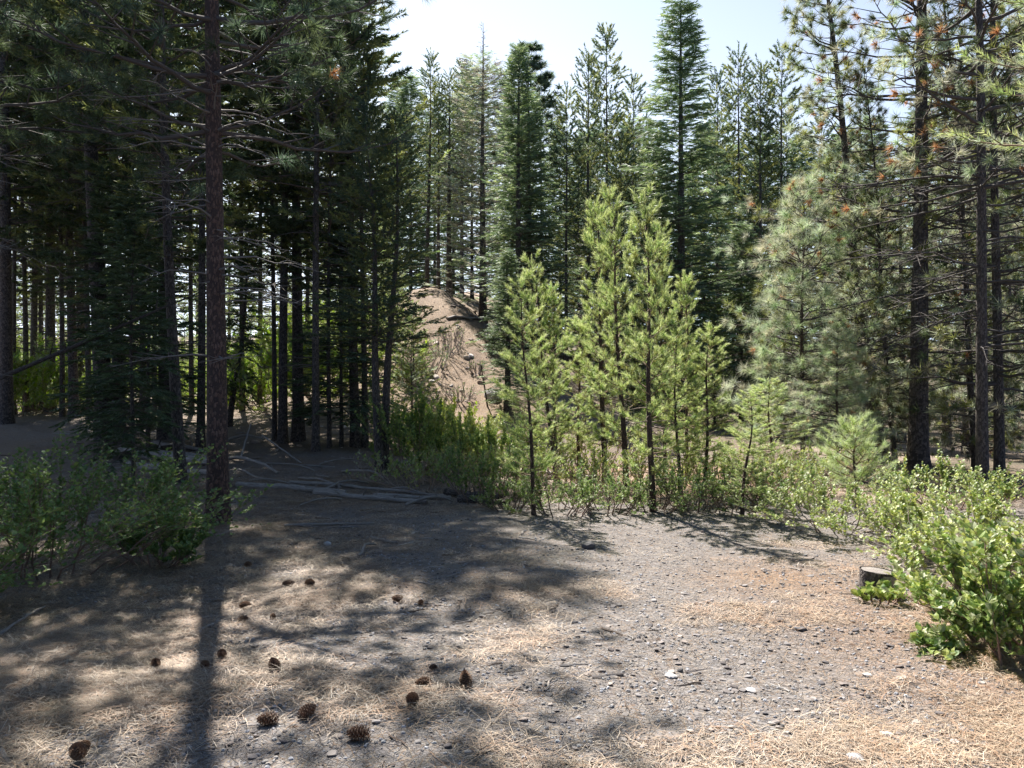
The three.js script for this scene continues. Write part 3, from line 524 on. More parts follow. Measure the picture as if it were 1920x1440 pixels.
tree('pale_pine', 'pine_tree', 'shorter pale pine in front of the foot of the leaning pine', spot(1570, 14.2), 2.6, 0.035, { turn: 3, bark: M.redBark, wide: 0.6 });
for (const [k, px, d, H] of [[0, 1545, 24, 8.5], [1, 1610, 27, 9.5], [0, 1690, 23, 8], [1, 1775, 22, 10.5], [0, 1815, 19, 9], [1, 1890, 21, 11.5], [0, 1950, 18, 11], [1, 1930, 28, 13], [0, 1735, 31, 12], [1, 1500, 29, 9], [0, 1650, 34, 11], [1, 1850, 29, 13], [1, 1580, 38, 11], [0, 1905, 24, 12]])
  tree('dense_pine' + k, 'background_pine', 'grey green pine in the thicket behind the trunks on the right', spot(px, d), H, 0.12, { group: 'pines of the right hand thicket' });
tree('edge_pine', 'pine_tree', 'bright pine past the right edge with limb tips hanging into the photo', spot(2120, 6.4), 6.6, 0.06, { turn: 0.7, bark: M.redBark });

// ---------------------------------------------------------------- shrubs
function leafGeo(len, w) {                                      // one oval leaf, folded along its midrib and curled
  const g = new GB(), n = 5, L = [], R = [], C = [];
  for (let k = 0; k <= n; k++) { const t = k / n, hw = w * 0.5 * Math.pow(Math.sin(Math.PI * clamp(0.06 + t * 0.94)), 0.6), y = -0.18 * len * t * t; C.push(V(0, y, t * len)); L.push(V(-hw, y + hw * 0.35, t * len)); R.push(V(hw, y + hw * 0.35, t * len)); }
  for (let k = 0; k < n; k++) { g.tri(C[k], L[k], L[k + 1], [1, 1, 1]); g.tri(C[k], L[k + 1], C[k + 1], [1, 1, 1]); g.tri(C[k], C[k + 1], R[k + 1], [1, 1, 1]); g.tri(C[k], R[k + 1], R[k], [1, 1, 1]); }
  return g.build();
}
function leafInto(F, p, d, nrm, len, w, col) {                  // the same leaf in six faces, for the mass of a bush
  qs.crossVectors(d, nrm).normalize();
  const m = 0.55, a = p, b = V().copy(p).addScaledVector(d, len * m).addScaledVector(qs, w * 0.5).addScaledVector(nrm, w * 0.15), c = V().copy(p).addScaledVector(d, len * m).addScaledVector(qs, -w * 0.5).addScaledVector(nrm, w * 0.15);
  const b0 = V().copy(p).addScaledVector(d, len * 0.22).addScaledVector(qs, w * 0.4).addScaledVector(nrm, w * 0.12), c0 = V().copy(p).addScaledVector(d, len * 0.22).addScaledVector(qs, -w * 0.4).addScaledVector(nrm, w * 0.12);
  const mid = V().copy(p).addScaledVector(d, len * m), e = V().copy(p).addScaledVector(d, len).addScaledVector(nrm, -len * 0.12);
  F.tri(a, b0, mid, col); F.tri(b0, b, mid, col); F.tri(b, e, mid, col); F.tri(a, mid, c0, col); F.tri(c0, mid, c, col); F.tri(c, mid, e, col);
}
function shrub(name, label, pos, o) {
  const rnd = rng(o.seed), Wd = new GB(), F = new GB(), leaves = [];
  const stems = Math.round((o.stems ?? 9) * 1.9), cols = o.cols;
  const grow = (p, az, el, L, r, depth) => {
    const pts = limbPath(p, az, L, el, el + (o.rise ?? 0.25), rnd, 4, 0.45);
    Wd.tube(pts, pts.map((_, k) => r * (1 - 0.5 * k / 4)), depth ? 3 : 5, jit(o.wood ?? [0.2, 0.13, 0.1], 0.2, rnd));
    if (depth < (o.depth ?? 2)) {
      const n = o.fork ?? 4;
      for (let k = 0; k < n; k++) { const q = along(pts, 0.35 + 0.65 * (k + rnd()) / n, V()); grow(q, az + (rnd() - 0.5) * 2.4, clamp(el + (rnd() - 0.4) * 0.9, -0.2, 1.45), L * (0.42 + rnd() * 0.3), r * 0.5, depth + 1); }
    }
    if (depth > 0 && rnd() > (o.bare ?? 0)) {
      const n = o.perTwig ?? 9;
      for (let k = 0; k < n; k++) {
        const u = 0.25 + 0.75 * (k + rnd()) / n, q = along(pts, u, V()), a = k * 2.4 + rnd(), dd = dirAt(pts, u, V()), d = V(Math.sin(a), 0.35 + rnd() * 0.9, Math.cos(a)).addScaledVector(dd, 0.7).normalize();
        const nrm = V(rnd() - 0.5, rnd() * 0.8 + 0.1, rnd() - 0.5).cross(d).cross(d).negate().normalize(); if (nrm.y < 0) nrm.negate();
        leaves.push([q, d, nrm, o.leaf * (0.65 + rnd() * 0.6), jit(pick(rnd, ...cols), 0.22, rnd)]);
      }
    }
  };
  for (let k = 0; k < stems; k++) { const az = k * 2.4 + rnd() * 0.8, out = rnd(), b = o.r * 0.6 * Math.sqrt(rnd()), el = lerp(0.12, o.steep ?? 1.2, (1 - out) ** (o.flat ?? 0.7)), L = lerp(o.r * 0.8, o.h * 0.85, Math.sin(el) ** 2) * (0.75 + rnd() * 0.35); grow(V(Math.sin(az) * b, -0.03, Math.cos(az) * b), az, el, L, o.stemR ?? 0.01, 0); }
  const t = thing(name, label, 'bush', pos, o.group);
  t.rotation.y = o.turn ?? 0; t.scale.y = o.tall ?? 1;
  part('stems', Wd.build(), M.wood, t, 'stuff');
  let single = o.single ? leaves.map((l, k) => [l, k]) : [];
  if (o.single) {                                               // the leaves that show largest are leaves of their own, the rest one mass
    const eye = V(-pos.x, EYE - pos.y, -pos.z).applyAxisAngle(upAxis, -(o.turn ?? 0));
    single.sort((a, b) => a[0][0].distanceTo(eye) - b[0][0].distanceTo(eye)); single = single.slice(0, o.single);
  }
  const taken = new Set(single.map((s) => s[1]));
  const shades = cols.map((c) => { const m = M.leaf.clone(); m.vertexColors = false; m.color.setRGB(...c); m.name = 'leaf_blade'; return m; });
  const lg = leafGeo(1, (o.aspect ?? 0.62));
  for (const [[q, d, nrm, len], k] of single) {
    const m = part('leaf', lg, shades[k % shades.length], t), X = V().crossVectors(nrm, d).normalize(), Nn = V().crossVectors(d, X);
    m.quaternion.setFromRotationMatrix(new THREE.Matrix4().makeBasis(X, Nn, d)); m.position.copy(q); m.scale.setScalar(len);
  }
  leaves.forEach((l, k) => { if (!taken.has(k)) leafInto(F, l[0], l[1], l[2], l[3], l[3] * (o.aspect ?? 0.62), l[4]); });
  part('foliage', F.build(), M.leaf, t, 'stuff');
  trisTotal += F.tris + Wd.tris; console.log(name, leaves.length, F.tris + Wd.tris);
  return t;
}
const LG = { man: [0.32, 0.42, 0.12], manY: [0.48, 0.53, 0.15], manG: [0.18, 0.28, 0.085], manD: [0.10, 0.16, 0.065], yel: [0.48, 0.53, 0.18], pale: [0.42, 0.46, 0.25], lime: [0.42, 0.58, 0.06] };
shrub('manzanita_bush', 'large dark shaded bush of round leaves filling the left edge', spot(70, 7.4), { seed: 301, tall: 0.64, h: 1.2, r: 1.35, stems: 18, leaf: 0.05, cols: [LG.man, LG.manG, LG.manG], depth: 2, fork: 5, perTwig: 9, single: 200 });
shrub('manzanita_bush', 'dark bush beyond the left frame edge joining the large shaded bush', spot(-150, 6.6), { seed: 302, tall: 0.7, h: 1.1, r: 1.2, stems: 14, leaf: 0.05, cols: [LG.man, LG.manG, LG.manG], depth: 2, fork: 5, perTwig: 8 });
shrub('manzanita_bush', 'small sunlit leafy bush at the tip of the dark bush beside the nearest pine', at(300, 1058), { seed: 303, tall: 0.8, h: 0.5, r: 0.42, stems: 9, leaf: 0.05, cols: [LG.man, LG.manG, LG.manG], depth: 2, fork: 4, perTwig: 8, single: 200 });
shrub('manzanita_bush', 'bright yellow green bush at the foot of the bare slope', spot(815, 19), { seed: 369, h: 0.95, r: 0.8, stems: 11, leaf: 0.08, cols: [LG.yel, LG.lime, LG.manY], depth: 2, fork: 4, perTwig: 8 });
shrub('manzanita_bush', 'rounded olive bush at the foot of the forked pine', spot(768, 14.8), { seed: 304, h: 1.1, r: 0.55, stems: 10, leaf: 0.06, cols: [LG.manG, LG.man, LG.manY], depth: 2, fork: 5, perTwig: 9 });
shrub('manzanita_bush', 'yellow green bush before the foot of the bare knoll', spot(850, 16.2), { seed: 305, h: 0.9, r: 0.75, stems: 12, leaf: 0.07, cols: [LG.yel, LG.pale, LG.manY], depth: 2, fork: 5, perTwig: 9 });
shrub('manzanita_bush', 'yellow green bush touching the leftmost sapling, right of the knoll foot', spot(925, 14.2), { seed: 306, h: 0.85, r: 0.7, stems: 11, leaf: 0.06, cols: [LG.man, LG.yel, LG.manG], depth: 2, fork: 5, perTwig: 8 });
shrub('manzanita_bush', 'twiggy half bare bush just behind the right end of the fallen logs', spot(905, 11.6), { seed: 307, h: 0.6, r: 0.75, stems: 12, leaf: 0.05, cols: [LG.manG, LG.man], depth: 2, fork: 4, perTwig: 5, bare: 0.35, wood: [0.15, 0.11, 0.09] });
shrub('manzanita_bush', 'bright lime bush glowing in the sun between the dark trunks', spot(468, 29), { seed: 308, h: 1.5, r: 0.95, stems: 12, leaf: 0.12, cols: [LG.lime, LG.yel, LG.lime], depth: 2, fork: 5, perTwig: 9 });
[[960, 10.6, 0.62, 0.4, 'low dark leafed bush left of the leftmost sapling stem'], [1050, 10.1, 0.55, 0.55, 'low dark bush right of the leftmost sapling stem'], [1140, 10.2, 0.5, 0.5, 'low bush under the central sapling'], [1225, 10.3, 0.55, 0.5, 'low bush wrapped round the stout stemmed sapling'], [1300, 10.2, 0.7, 0.5, 'dark low bush under the right end of the bright row'], [1385, 10.3, 0.6, 0.5, 'small bush with visible crooked stems right of the bright row'], [1455, 10.6, 0.6, 0.5, 'thin bush where the gravel meets the right hand shrubs']].forEach(([px, d, h, r, label], k) =>
  shrub('manzanita_bush', label, spot(px, d), { seed: 320 + k, tall: 0.75, h, r, stems: 9, leaf: 0.042, cols: [LG.manG, LG.man, LG.pale], depth: 2, fork: 4, perTwig: 6, bare: 0.3, wood: [0.14, 0.1, 0.08] }));
[[1000, 12.5, 0.7, 'pale twiggy bush behind the leftmost sapling stem'], [1080, 12.8, 0.75, 'pale dry bush between the third and central saplings'], [1165, 12.2, 0.7, 'dry twiggy bush behind the tallest sapling stem'], [1250, 13, 0.65, 'dry bush behind the thin stemmed sapling'], [1350, 12.4, 0.7, 'pale bush behind the right end of the bright row'], [1440, 12.3, 0.75, 'pale bush under the loose sapling right of the row'], [1030, 15, 0.9, 'larger pale bush farther back behind the left saplings'], [1130, 16, 1.0, 'largest pale bush farther back behind the central sapling'], [1290, 17, 0.7, 'pale bush on the orange earth behind the row'], [1500, 11.8, 0.6, 'pale bush at the far right corner of the gravel'], [1560, 13, 0.7, 'pale bush beneath the drooping limbs of the leaning pine'], [860, 13.4, 0.7, 'dry bush behind the dark logs'], [790, 12.8, 0.5, 'small dry bush behind the middle of the long logs']].forEach(([px, d, h, label], k) =>
  shrub('undergrowth_bush', label, spot(px, d), { seed: 340 + k, h: h * 0.7, r: 0.7, stems: 9, leaf: 0.055, cols: [LG.pale, LG.yel, LG.man], depth: 2, fork: 4, perTwig: 4, bare: 0.45, wood: [0.3, 0.22, 0.17] }));
{
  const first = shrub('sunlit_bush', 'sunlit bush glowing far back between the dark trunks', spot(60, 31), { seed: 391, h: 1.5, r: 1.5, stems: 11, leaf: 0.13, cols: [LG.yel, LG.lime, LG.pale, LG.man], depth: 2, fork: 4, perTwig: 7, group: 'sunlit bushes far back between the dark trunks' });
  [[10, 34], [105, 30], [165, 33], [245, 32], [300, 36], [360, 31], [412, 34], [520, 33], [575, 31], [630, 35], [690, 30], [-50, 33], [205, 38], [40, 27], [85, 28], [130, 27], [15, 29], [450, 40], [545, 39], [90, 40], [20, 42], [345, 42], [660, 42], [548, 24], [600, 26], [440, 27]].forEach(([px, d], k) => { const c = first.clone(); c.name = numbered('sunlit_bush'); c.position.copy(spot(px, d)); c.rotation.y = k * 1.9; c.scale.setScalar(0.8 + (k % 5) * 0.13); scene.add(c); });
}
shrub('manzanita_bush', 'sprawling light green bush with grey bare twigs behind the tree stump', at(1765, 1035), { seed: 361, tall: 0.72, h: 0.6, r: 0.8, stems: 17, flat: 1.1, leaf: 0.048, cols: [LG.man, LG.manY, LG.pale], depth: 2, fork: 4, perTwig: 7, bare: 0.12, wood: [0.3, 0.25, 0.22], single: 220 });
shrub('manzanita_bush', 'bright green large leaved bush at the right edge, nearest of all bushes', spot(1955, 5.0), { seed: 362, tall: 0.75, h: 0.75, r: 0.5, stems: 15, flat: 1, leaf: 0.055, cols: [LG.man, LG.manY, LG.manG, LG.pale], depth: 2, fork: 5, perTwig: 8, aspect: 0.72, single: 300 });
shrub('manzanita_bush', 'leafy light bush at the right edge behind the nearest bush', spot(1880, 7.2), { seed: 363, tall: 0.62, h: 0.8, r: 1.0, stems: 15, leaf: 0.05, cols: [LG.man, LG.manY, LG.pale], depth: 2, fork: 4, perTwig: 8, wood: [0.3, 0.25, 0.22], single: 150 });
shrub('manzanita_bush', 'loose bright bush between the stump and the nearest bush on the right', spot(1860, 6.0), { seed: 368, tall: 0.7, h: 0.65, r: 0.6, stems: 12, flat: 1, leaf: 0.05, cols: [LG.man, LG.manY, LG.pale], depth: 2, fork: 4, perTwig: 7, wood: [0.3, 0.25, 0.22], single: 150 });
shrub('manzanita_bush', 'low leafy spray of branches at the right edge under the nearest bush', at(1900, 1235), { seed: 367, h: 0.3, r: 0.3, stems: 9, flat: 1.4, leaf: 0.05, cols: [LG.man, LG.manG, LG.pale], depth: 2, fork: 4, perTwig: 7, aspect: 0.72, single: 120 });
shrub('manzanita_bush', 'low sprig of broad bright leaves in front of the tree stump', at(1645, 1128), { seed: 364, h: 0.14, r: 0.16, stems: 5, leaf: 0.055, cols: [LG.man, LG.manY], depth: 1, fork: 3, perTwig: 5, aspect: 0.85, single: 100 });
shrub('manzanita_bush', 'loose green bush under the thick dark pine on the right', spot(1790, 10.6), { seed: 365, tall: 0.65, h: 0.7, r: 0.9, stems: 12, leaf: 0.05, cols: [LG.manG, LG.man, LG.manY], depth: 2, fork: 4, perTwig: 7 });
shrub('manzanita_bush', 'light bush left of the sprawling bush, under the little pale pine', spot(1560, 9.2), { seed: 366, tall: 0.7, h: 0.55, r: 0.7, stems: 12, leaf: 0.045, cols: [LG.man, LG.pale, LG.yel], depth: 2, fork: 4, perTwig: 7, wood: [0.28, 0.22, 0.18] });

// ---------------------------------------------------------------- logs, sticks, stump
function log(name, label, a, b, r, o = {}) {
  const rnd = rng(o.seed ?? Math.floor(a.x * 71 + b.z * 37 + 900)), n = 12, pts = [], rad = [], t = thing(name, label, o.category ?? 'log', a.clone());
  for (let k = 0; k <= n; k++) { const u = k / n, p = a.clone().lerp(b, u); if (!o.free) p.y = height(p.x, p.z) + r * 0.8 + (o.lift ?? 0) * u; p.x += (rnd() - 0.5) * r * (o.bend ?? 0.6); p.z += (rnd() - 0.5) * r * (o.bend ?? 0.6); p.y += Math.sin(u * 3.14) * (o.arch ?? 0); pts.push(p.sub(a)); rad.push(r * lerp(1, o.taper ?? 0.6, u) * (0.92 + rnd() * 0.16)); }
  const g = new GB(), s = o.sides ?? 9; g.tube(pts, rad, s, [1, 1, 1], 0.14, rnd, 0.8); g.cap(pts, rad, s, [1, 1, 1]); g.cap(pts, rad, s, [1, 1, 1], false);
  part('stem', g.build(), o.mat ?? M.grey, t);
  for (let k = 0; k < (o.stubs ?? 2); k++) { const u = 0.15 + rnd() * 0.8, p = along(pts, u, V()), gg = new GB(), q = p.clone().add(V((rnd() - 0.5), 0.25 + rnd() * 0.6, (rnd() - 0.5)).multiplyScalar(r * (o.stubL ?? 4))); gg.tube([p, p.clone().lerp(q, 0.5).add(V((rnd() - 0.5) * r, 0, 0)), q], [r * 0.3, r * 0.22, r * 0.08], 4, [1, 1, 1]); part('stub', gg.build(), o.mat ?? M.grey, t); }
  return t;
}
const darkLog = M.greyBark;
log('fallen_log', 'weathered grey log, uppermost of the pile behind the leaning trunk', at(228, 850), at(392, 870), 0.1, { lift: 0.05 });
log('fallen_log', 'broad silver log on the pile left of the nearest pine', at(262, 858), at(410, 880), 0.11, {});
log('fallen_log', 'lowest log of the pile, lying in front of the others', at(236, 876), at(396, 893), 0.075, {});
log('fallen_log', 'slim log slanting across the back of the pile', at(280, 832), at(400, 852), 0.06, {});
log('fallen_log', 'dark rotten log lying behind the pile', at(215, 862), at(330, 842), 0.08, { mat: darkLog });
log('fallen_branch', 'curved pale branch right of the nearest pine trunk', at(430, 862), at(520, 890), 0.035, { arch: 0.1, category: 'branch' });
log('fallen_branch', 'thin branch propped up behind the curved pale branch', at(450, 862), V(at(508, 832).x, 0.75, at(508, 850).z), 0.022, { free: true, category: 'branch' });
log('fallen_branch', 'thin branch slanting down toward the trunks beside the bright bush', V(at(520, 838).x, 0.5, at(520, 850).z), at(565, 868), 0.02, { free: true, category: 'branch' });
log('fallen_branch', 'low branch running from the nearest pine toward the long log', at(438, 880), at(512, 906), 0.02, { category: 'branch' });
log('fallen_branch', 'level branch in front of the bright green bush', at(428, 828), at(495, 826), 0.04, { arch: 0.1, category: 'branch' });
log('fallen_log', 'long weathered log with broken left end across the back of the clearing', at(446, 914), at(650, 930), 0.05, { stubs: 4, taper: 0.9 });
log('fallen_log', 'long weathered log continuing right from the broken one', at(590, 928), at(800, 946), 0.045, { stubs: 4, taper: 0.7 });
log('fallen_log', 'thin dark pole lying just behind the long logs', at(545, 908), at(835, 934), 0.035, { mat: M.grey, stubs: 2 });
log('fallen_log', 'short grey log behind the right end of the long logs', at(700, 936), at(845, 938), 0.045, {});
log('fallen_log', 'dark blackened log at the right end of the long logs', at(838, 930), at(940, 938), 0.065, { mat: darkLog, stubs: 3 });
log('fallen_log', 'second dark log under the twiggy bush, in front of the blackened one', at(862, 942), at(955, 950), 0.06, { mat: darkLog });
[[470, 902, 560, 912, 'thin grey deadfall branch behind the broken end of the long log'], [560, 898, 640, 916, 'thin crossed branch behind the middle of the long logs'], [610, 920, 690, 908, 'thin branch lying across the long logs at an angle'], [640, 938, 560, 950, 'twiggy branch in front of the long logs'], [720, 922, 800, 930, 'slender grey stick behind the short grey log'], [760, 950, 850, 942, 'slender stick in front of the short grey log'], [500, 870, 590, 884, 'thin grey branch at the foot of the dark trunks'], [600, 872, 690, 866, 'thin branch lying behind the forked pine foot'], [640, 886, 720, 898, 'thin branch before the forked pine foot']].forEach(([x0, y0, x1, y1, label], k) => log('fallen_branch', label, at(x0, y0), at(x1, y1), 0.016 + 0.003 * (k % 3), { category: 'branch', bend: 2, stubs: 3, stubL: 9, arch: 0.04 + 0.02 * (k % 3) }));
log('fallen_branch', 'straight pale stick on the needles in front of the long logs', at(534, 988), at(702, 984), 0.018, { category: 'branch', bend: 1.6, stubs: 1 });
log('fallen_branch', 'short dark stick right of the straight pale stick', at(696, 1010), at(744, 1020), 0.016, { category: 'branch', bend: 1.5, stubs: 1 });
log('fallen_branch', 'crooked pale stick with forked tip in the dappled shade', at(672, 1044), at(704, 1024), 0.014, { category: 'branch', bend: 3, stubs: 2, arch: 0.05 });
log('fallen_branch', 'bleached white branch with side twigs at the left edge', at(-15, 1204), at(84, 1154), 0.011, { category: 'branch', stubs: 3, bend: 1.2, arch: 0.02, lift: 0.05 });
log('fallen_branch', 'bleached white stick in the bottom left corner', at(2, 1414), at(30, 1455), 0.011, { category: 'branch', stubs: 1 });
log('fallen_branch', 'grey forked stick lying toward the bottom left corner stick', at(14, 1450), at(78, 1412), 0.008, { category: 'branch', stubs: 1 });
log('fallen_log', 'short grey log lying across the upper slope of the knoll', at(838, 600), at(905, 606), 0.06, { stubs: 1 });
log('fallen_log', 'pale log in the undergrowth behind the central saplings', at(975, 888), at(1120, 902), 0.05, {});
log('fallen_log', 'reddish log on the orange earth behind the right saplings', at(1300, 920), at(1390, 914), 0.06, { mat: M.redBark });
{
  const A = at(0, 770), z = -15;
  log('leaning_pole', 'long dead pole leaning low across the left trunks', V((-60 - 960) / FPX * 13, EYE + (720 - 735) / FPX * 13, -13), V((392 - 960) / FPX * 11.5, EYE + (720 - 540) / FPX * 11.5, -11.5), 0.045, { free: true, taper: 0.2, category: 'branch', stubs: 5, stubL: 9, bend: 0.4, mat: M.greyBark });
}
[[826, 668, 0.75], [848, 640, 0.5], [800, 700, 0.8], [893, 700, 0.35], [862, 752, 0.45]].forEach(([px, py, h], k) =>
  shrub('dry_shrub', ['grey leafless shrub at mid slope of the knoll', 'small leafless shrub just above the grey shrub on the knoll', 'dry shrub at the left flank of the knoll', 'tiny dry shrub at the right side of the bare slope', 'low dry shrub at the foot of the bare slope'][k], at(px, py), { seed: 380 + k, h, r: h * 0.9, stems: 9, leaf: 0.06, cols: [LG.pale, LG.manG], depth: 2, fork: 4, perTwig: 2, bare: k === 2 ? 0.4 : 0.85, wood: [0.27, 0.23, 0.21], stemR: 0.016 }));
log('bare_stake', 'thin bare stake standing on the lower slope of the knoll', at(914, 762), at(914, 762).add(V(-0.18, 1.15, 0)), 0.025, { free: true, stubs: 2, category: 'dead stem', mat: M.redBark });
{
  const p = at(1641, 1114), t = thing('tree_stump', 'old weathered tree stump under the sprawling bush', 'stump', p), g = new GB(), n = 20, H = 0.18, r = 0.12;
  const pts = [], rad = []; for (let k = 0; k <= 5; k++) { pts.push(V(0, -0.05 + (H + 0.05) * k / 5, 0)); rad.push(r * (1 + 0.3 * Math.exp(-k * 1.1))); }
  g.tube(pts, rad, n, [1, 1, 1], 0.22, rng(3), 0.7);
  part('bark', g.build(), M.greyBark, t);
  const c = new GB(); t.rotation.set(0.06, 0.4, -0.1); c.cap([V(0, 0, 0), V(0, H - 0.004, 0)], [r, r * 0.97], n, [1, 1, 1]); part('cut_top', c.build(), M.grey, t);
  const f = new THREE.CylinderGeometry(r * 1.1, r * 1.24, H * 0.86, 12, 1, true, -0.75, 1.5); f.translate(0, H * 0.48, 0); f.rotateY(0.25); part('bare_wood', f, M.grey, t);
}

// ---------------------------------------------------------------- pine cones
{
  const core = new THREE.SphereGeometry(0.02, 10, 8); core.scale(1, 2.1, 1); core.translate(0, 0.05, 0);
  const coneGeo = (seed, open) => {
    const rnd = rng(seed), g = new GB(), N = 95, H = 0.1;
    for (let k = 0; k < N; k++) {
      const t = (k + 0.5) / N, a = k * 2.39996, y = H * (0.04 + 0.92 * t), r = 0.034 * Math.pow(Math.sin(Math.PI * clamp(0.16 + t * 0.8)), 0.8) + 0.003, up = lerp(-0.2, 1.1, t) * open + (rnd() - 0.5) * 0.2;
      const o = V(Math.sin(a), 0, Math.cos(a)), s = V(Math.cos(a), 0, -Math.sin(a)), base = o.clone().multiplyScalar(r * 0.35).add(V(0, y - 0.006, 0));
      const tip = o.clone().multiplyScalar(r * 1.05).add(V(0, y + up * 0.012, 0)), w = 0.0085 * (0.7 + 0.6 * Math.sin(Math.PI * t)), th = V(0, 0.004, 0);
      const m = base.clone().lerp(tip, 0.75), L = m.clone().addScaledVector(s, w), R = m.clone().addScaledVector(s, -w), c1 = jit([0.17, 0.085, 0.045], 0.2, rnd), c2 = jit([0.19, 0.115, 0.068], 0.2, rnd);
      g.tri(base, L, R, c1); g.tri(L, tip, R, c2); g.tri(base.clone().sub(th), R, L, c1); g.tri(L, tip.clone().sub(th), tip, c2); g.tri(tip, tip.clone().sub(th), R, c2); g.tri(L.clone().sub(th), tip.clone().sub(th), R.clone().sub(th), c1);
    }
    return g.build();
  };
  const kinds = [coneGeo(401, 1), coneGeo(402, 0.7), coneGeo(403, 1.3)];
  const coreM = new THREE.MeshStandardMaterial({ name: 'cone_core', color: new THREE.Color().setRGB(0.09, 0.05, 0.03), roughness: 0.9 });
  const C = (px, py, s, rx, rz, ry, label, k = 0) => {
    const p = at(px, py), t = thing('pine_cone', label, 'pine cone', p.add(V(0, Math.abs(rx) + Math.abs(rz) > 0.7 ? 0.022 * s : -0.006, 0)));
    t.rotation.set(rx, ry, rz, 'YXZ'); t.scale.setScalar(s * 0.9);
    part('scales', kinds[k], M.cone, t, 'stuff'); part('core', core, coreM, t);
  };
  C(875, 1290, 1.05, 0.05, 0.12, 0, 'dark pine cone standing upright, rightmost of the foreground cones', 1);
  C(808, 1287, 0.9, 0.1, 1.45, 0.5, 'pine cone lying on its side just left of the upright one', 2);
  C(775, 1318, 0.95, 1.35, 0.1, 0.1, 'pine cone with its end toward the viewer, below the side lying one', 0);
  C(818, 1256, 0.5, 0.2, 1.4, 0.8, 'small reddish pine cone fragment behind the side lying cone', 2);
  C(522, 1358, 1.05, 0.1, 1.5, 0.3, 'left pine cone of the touching pair near the trunk shadow', 1);
  C(562, 1354, 0.95, 0.3, -1.3, 1.0, 'right pine cone of the touching pair near the trunk shadow', 2);
  C(694, 1388, 1.1, 0.15, 1.5, 0.1, 'large shaded pine cone lying lowest in the middle foreground', 0);
  C(519, 1254, 0.95, 0.5, 0.2, 0, 'pine cone alone in the sun just right of the trunk shadow', 1);
  C(293, 1256, 0.8, 0.7, 0.5, 1, 'pale tilted pine cone at the left, in a patch of sun', 2);
  C(383, 1252, 0.75, 0.2, 1.4, 2, 'pine cone touching the left side of the trunk shadow', 0);
  C(152, 1426, 1.05, 0.9, 0.2, 0.4, 'dark pine cone at the bottom left of the clearing', 1);
  C(165, 1424 - 20, 0.7, 0.2, 1.5, 1.4, 'small pine cone just behind the bottom left cone', 2);
  C(755, 1128, 0.9, 0.1, 1.4, 0.4, 'pine cone in the middle of the clearing between two shade bands', 1);
  C(788, 1132, 0.6, 0.1, 1.5, 1.8, 'broken small pine cone right of the mid clearing cone', 2);
  C(552, 1100, 1.0, 0.1, 1.5, 0.2, 'left of two pine cones lying side by side at the edge of the sun', 0);
  C(575, 1098, 1.0, 0.1, 1.45, 2.4, 'right of two pine cones lying side by side at the edge of the sun', 2);
  C(418, 1236, 0.8, 0.9, 0.3, 0.5, 'pine cone inside the trunk shadow', 1);
  C(468, 1140, 0.9, 0.1, 1.4, 0.9, 'pine cone right of the trunk shadow, farthest up the clearing', 0);
  C(445, 1168, 0.8, 0.2, -1.4, 0.2, 'dark pine cone touching the right side of the trunk shadow', 1);
  C(510, 1158, 0.6, 0.1, 1.5, 2.1, 'little pine cone in the sun below the farthest one', 2);
  C(470, 1062, 0.8, 0.1, 1.4, 1.1, 'dark pine cone in deep shade near the foot of the nearest pine', 0);
}

// ---------------------------------------------------------------- stones and litter
function rock(seed, flat) {
  const rnd = rng(seed), g = new THREE.IcosahedronGeometry(1, 1), p = g.attributes.position, cut = [0, 1, 2, 3, 4].map(() => [V(rnd() - 0.5, rnd() - 0.5, rnd() - 0.5).normalize(), 0.45 + rnd() * 0.4]);
  for (let k = 0; k < p.count; k++) { const v = V().fromBufferAttribute(p, k); for (const [n, d] of cut) { const e = v.dot(n) - d; if (e > 0) v.addScaledVector(n, -e * 0.9); } v.y *= flat; p.setXYZ(k, v.x, v.y, v.z); }
  g.computeVertexNormals(); return g;
}
const rocks = [rock(1, 0.6), rock(2, 0.45), rock(3, 0.75), rock(4, 0.35)];
const dark = new THREE.MeshStandardMaterial({ name: 'dark_stone', color: new THREE.Color().setRGB(0.075, 0.07, 0.07), roughness: 0.9, flatShading: true }), light = new THREE.MeshStandardMaterial({ name: 'pale_stone', color: new THREE.Color().setRGB(0.42, 0.4, 0.38), roughness: 0.8, flatShading: true }), mid = new THREE.MeshStandardMaterial({ name: 'grey_stone', color: new THREE.Color().setRGB(0.3, 0.29, 0.29), roughness: 0.9, flatShading: true });
[[1276, 1259, 0.022, dark, 2, 'small black stone alone in the sun right of the middle'], [1258, 1270, 0.04, light, 3, 'flat white chip just left of the small black stone'], [1585, 1352, 0.032, dark, 0, 'angular black stone near the lower right'], [1502, 1184, 0.04, dark, 1, 'flat black chip on the right side of the gravel'], [1100, 1027, 0.09, dark, 0, 'dark clump of stones on the far gravel'], [614, 1022, 0.04, light, 2, 'white stone chip in the shade before the fallen logs'], [1660, 1382, 0.04, mid, 1, 'grey stone at the lower right beside dark chips'], [1030, 1306, 0.022, dark, 3, 'dark flat chip right of the upright pine cone'], [1605, 1425, 0.045, mid, 3, 'flat grey stone at the bottom edge on the right'], [1380, 1432, 0.035, dark, 1, 'black chip at the bottom edge, right of the middle'], [1625, 1270, 0.03, light, 1, 'pale chip among rusty needles on the right'], [1408, 1296, 0.03, light, 3, 'white flake in the middle of the sunlit needles'], [922, 746, 0.28, light, 2, 'pale rock beside the bare stake on the knoll']].forEach(([px, py, s, m, k, label], j) => {
  const p = at(px, py), o = part(numbered('stone'), rocks[k], m, scene); o.position.copy(p).y += s * 0.2; o.scale.setScalar(s); o.rotation.y = j * 1.7; tag(o, label, 'stone');
});
